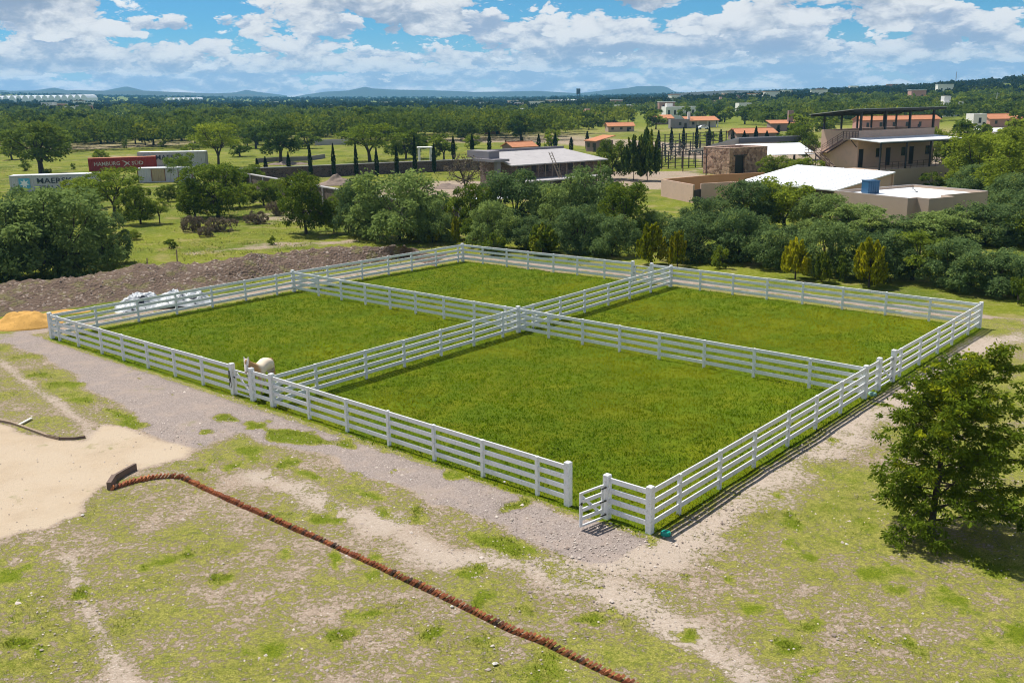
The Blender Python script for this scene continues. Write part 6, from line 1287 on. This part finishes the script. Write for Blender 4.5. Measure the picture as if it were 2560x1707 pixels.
greenhouse('very long white greenhouse on the far plain', 182, 240, 1900, 150, 13, 14); greenhouse('shorter white greenhouse right of the very long one', 510, 240, 2100, 66, 9, 7); greenhouse('long white roofed hall on the plain in front of the blue hill', 1430, 255, 1250, 50, 7, 6)
# car in front of the white house
def car():
    p = place(1758, 324); t = thing('parked_car', 'small white car parked in front of the white veranda house', 'car', p, 0.15)
    sec = [(-2.0, .35), (-2.0, .8), (-1.35, .95), (-.8, 1.42), (.7, 1.42), (1.25, .98), (1.95, .82), (2.0, .35)]
    b = MB(); n = len(sec); b.add([(x, -.8, z) for x, z in sec] + [(x, .8, z) for x, z in sec], [tuple(range(n))[::-1], tuple(range(n, 2*n))] + [(i, (i + 1) % n, n + (i + 1) % n, n + i) for i in range(n)]); b.build('body', MT['white_roof'], t)
    b = MB(); b.add([(-1.1, -.81, .98), (-.75, -.81, 1.34), (.62, -.81, 1.34), (1.05, -.81, .98)], [(0, 3, 2, 1)]); b.build('window', MT['glass'], t)
    for x in (-1.3, 1.25):
        for y in (-.78, .78): MB().tube([(x, y - .09, .32), (x, y + .09, .32)], 0.32, 12).build('wheel', MT['iron'], t)
car()
# water tower, mast, pole
def tall():
    def far(px, r): d = FW + RT*(px - 1280)/F_PX; az = math.atan2(d[0], d[1]); x, y = r*math.sin(az), r*math.cos(az); return x, y, Hs(x, y)
    x, y, z = far(1445, 1500); t = thing('water_tower', 'dark water tower standing on the horizon', 'water tower', (x, y, z)); zt = zat((x, y), 222) - z
    for a in range(4): MB().beam((3*math.cos(a*1.571 + .78), 3*math.sin(a*1.571 + .78), 0), (1.8*math.cos(a*1.571 + .78), 1.8*math.sin(a*1.571 + .78), zt - 8), 0.5, 0.5).build('leg', MT['steel'], t)
    MB().cyl((0, 0), 3.0, zt - 8, zt, 14).build('tank', MT['steel'], t)
    x, y, z = far(2329, 1600); t = thing('radio_mast', 'thin lattice radio mast on the far ridge', 'mast', (x, y, z)); zt = zat((x, y), 180) - z
    for a in range(3): MB().beam((.7*math.cos(a*2.094), .7*math.sin(a*2.094), 0), (.25*math.cos(a*2.094), .25*math.sin(a*2.094), zt), 0.28, 0.28).build('leg', MT['edge'], t)
    for k in range(12): zz = zt*(k + .5)/12; MB().beam((-.6, 0, zz), (.6, .2, zz + zt/26), 0.2, 0.2).build('brace', MT['edge'], t)
    p = place(2488, 285); t = thing('utility_pole', 'pale concrete utility pole on the wooded slope', 'pole', p); zt = zat(p, 232) - p[2]
    MB().tube([(0, 0, 0), (0, 0, zt)], [.2, .12], 8).build('shaft', MT['stone_white'], t); MB().box((0, 0, zt - .6), (2.4, .15, .15)).build('crossarm', MT['stone_white'], t)
tall()
# ------------------------------------------------------------------ hills on the skyline
def hills(name, pts, D, depth, mat, seed):
    px = np.array([p[0] for p in pts], float); py = np.array([p[1] for p in pts], float); q = np.linspace(px[0], px[-1], 170); yy = np.interp(q, px, py)
    V = []; rows = 14
    for j in range(rows):
        f = j/(rows - 1); prof = math.sin(min(f/0.5, 1)*math.pi/2) if f <= 0.5 else math.cos((f - .5)/.5*math.pi/2); r = D + depth*(f - 0.5)
        for x_, y_ in zip(q, yy):
            d = FW + RT*(x_ - 1280)/F_PX; az = math.atan2(d[0], d[1]); top = EYE + (HZ(x_) - y_)/F_PX*D*math.cos(az); base = float(H(np.array([r*math.sin(az)]), np.array([r*math.cos(az)]))[0]) - 6
            V.append((r*math.sin(az), r*math.cos(az), base + (top - base)*prof))
    V = np.array(V); V[:, 2] += (vnoise(V[:, 0], V[:, 1], 1/350., seed, 3) - .5)*10*(np.tile(np.arange(rows)[:, None], (1, len(q))).ravel() % (rows - 1) > 0)
    idx = np.arange(rows*len(q)).reshape(rows, len(q)); Fc = np.stack([idx[:-1, :-1], idx[:-1, 1:], idx[1:, 1:], idx[1:, :-1]], -1).reshape(-1, 4)
    tag(link(name, fast_mesh(name, V, Fc, mat, smooth=True)), kind='structure')
MT['hill'] = paint('scrub_covered_hill', (0.034, 0.044, 0.034), 1.0, 0.45, 0.004)
hills('hills', [(760, 246), (800, 238), (850, 231), (905, 228), (932, 222), (945, 219), (962, 223), (1010, 226), (1100, 228), (1200, 231), (1280, 229), (1345, 227), (1400, 230), (1445, 233), (1500, 228), (1560, 221), (1582, 217), (1640, 217), (1655, 220), (1668, 229), (1720, 236), (1900, 238)], 5600, 1200, MT['hill'], 1)
hills('hills', [(-500, 215), (-200, 190), (-60, 192), (0, 204), (25, 211), (60, 224), (110, 228), (170, 226), (215, 220), (245, 227), (330, 229), (385, 219), (425, 229), (560, 236), (640, 232), (665, 226), (695, 232), (760, 240)], 6000, 700, MT['hill'], 2)
hills('hills', [(-600, 228), (-100, 232), (100, 231), (270, 226), (400, 227), (640, 236), (760, 244), (900, 250)], 4700, 900, MT['hill'], 3)
hills('hills', [(1660, 236), (1800, 229), (1950, 230), (2100, 222), (2250, 215), (2400, 210), (2560, 203), (2900, 196)], 1750, 700, MT['hill'], 4)
# ------------------------------------------------------------------ air
def haze():
    b = MB(); b.box((0, 0, 77), (13400, 13400, 176)); m = bpy.data.materials.new('haze'); m.use_nodes = True; t = NT(m.node_tree); t.n.clear()
    v = t.new('ShaderNodeVolumePrincipled', {'Color': (0.20, 0.56, 1.0), 'Density': 1.2e-4, 'Anisotropy': 0.1}); o = t.new('ShaderNodeOutputMaterial'); t.l.new(v.outputs[0], o.inputs['Volume'])
    tag(b.build('haze', m), kind='stuff')
haze()
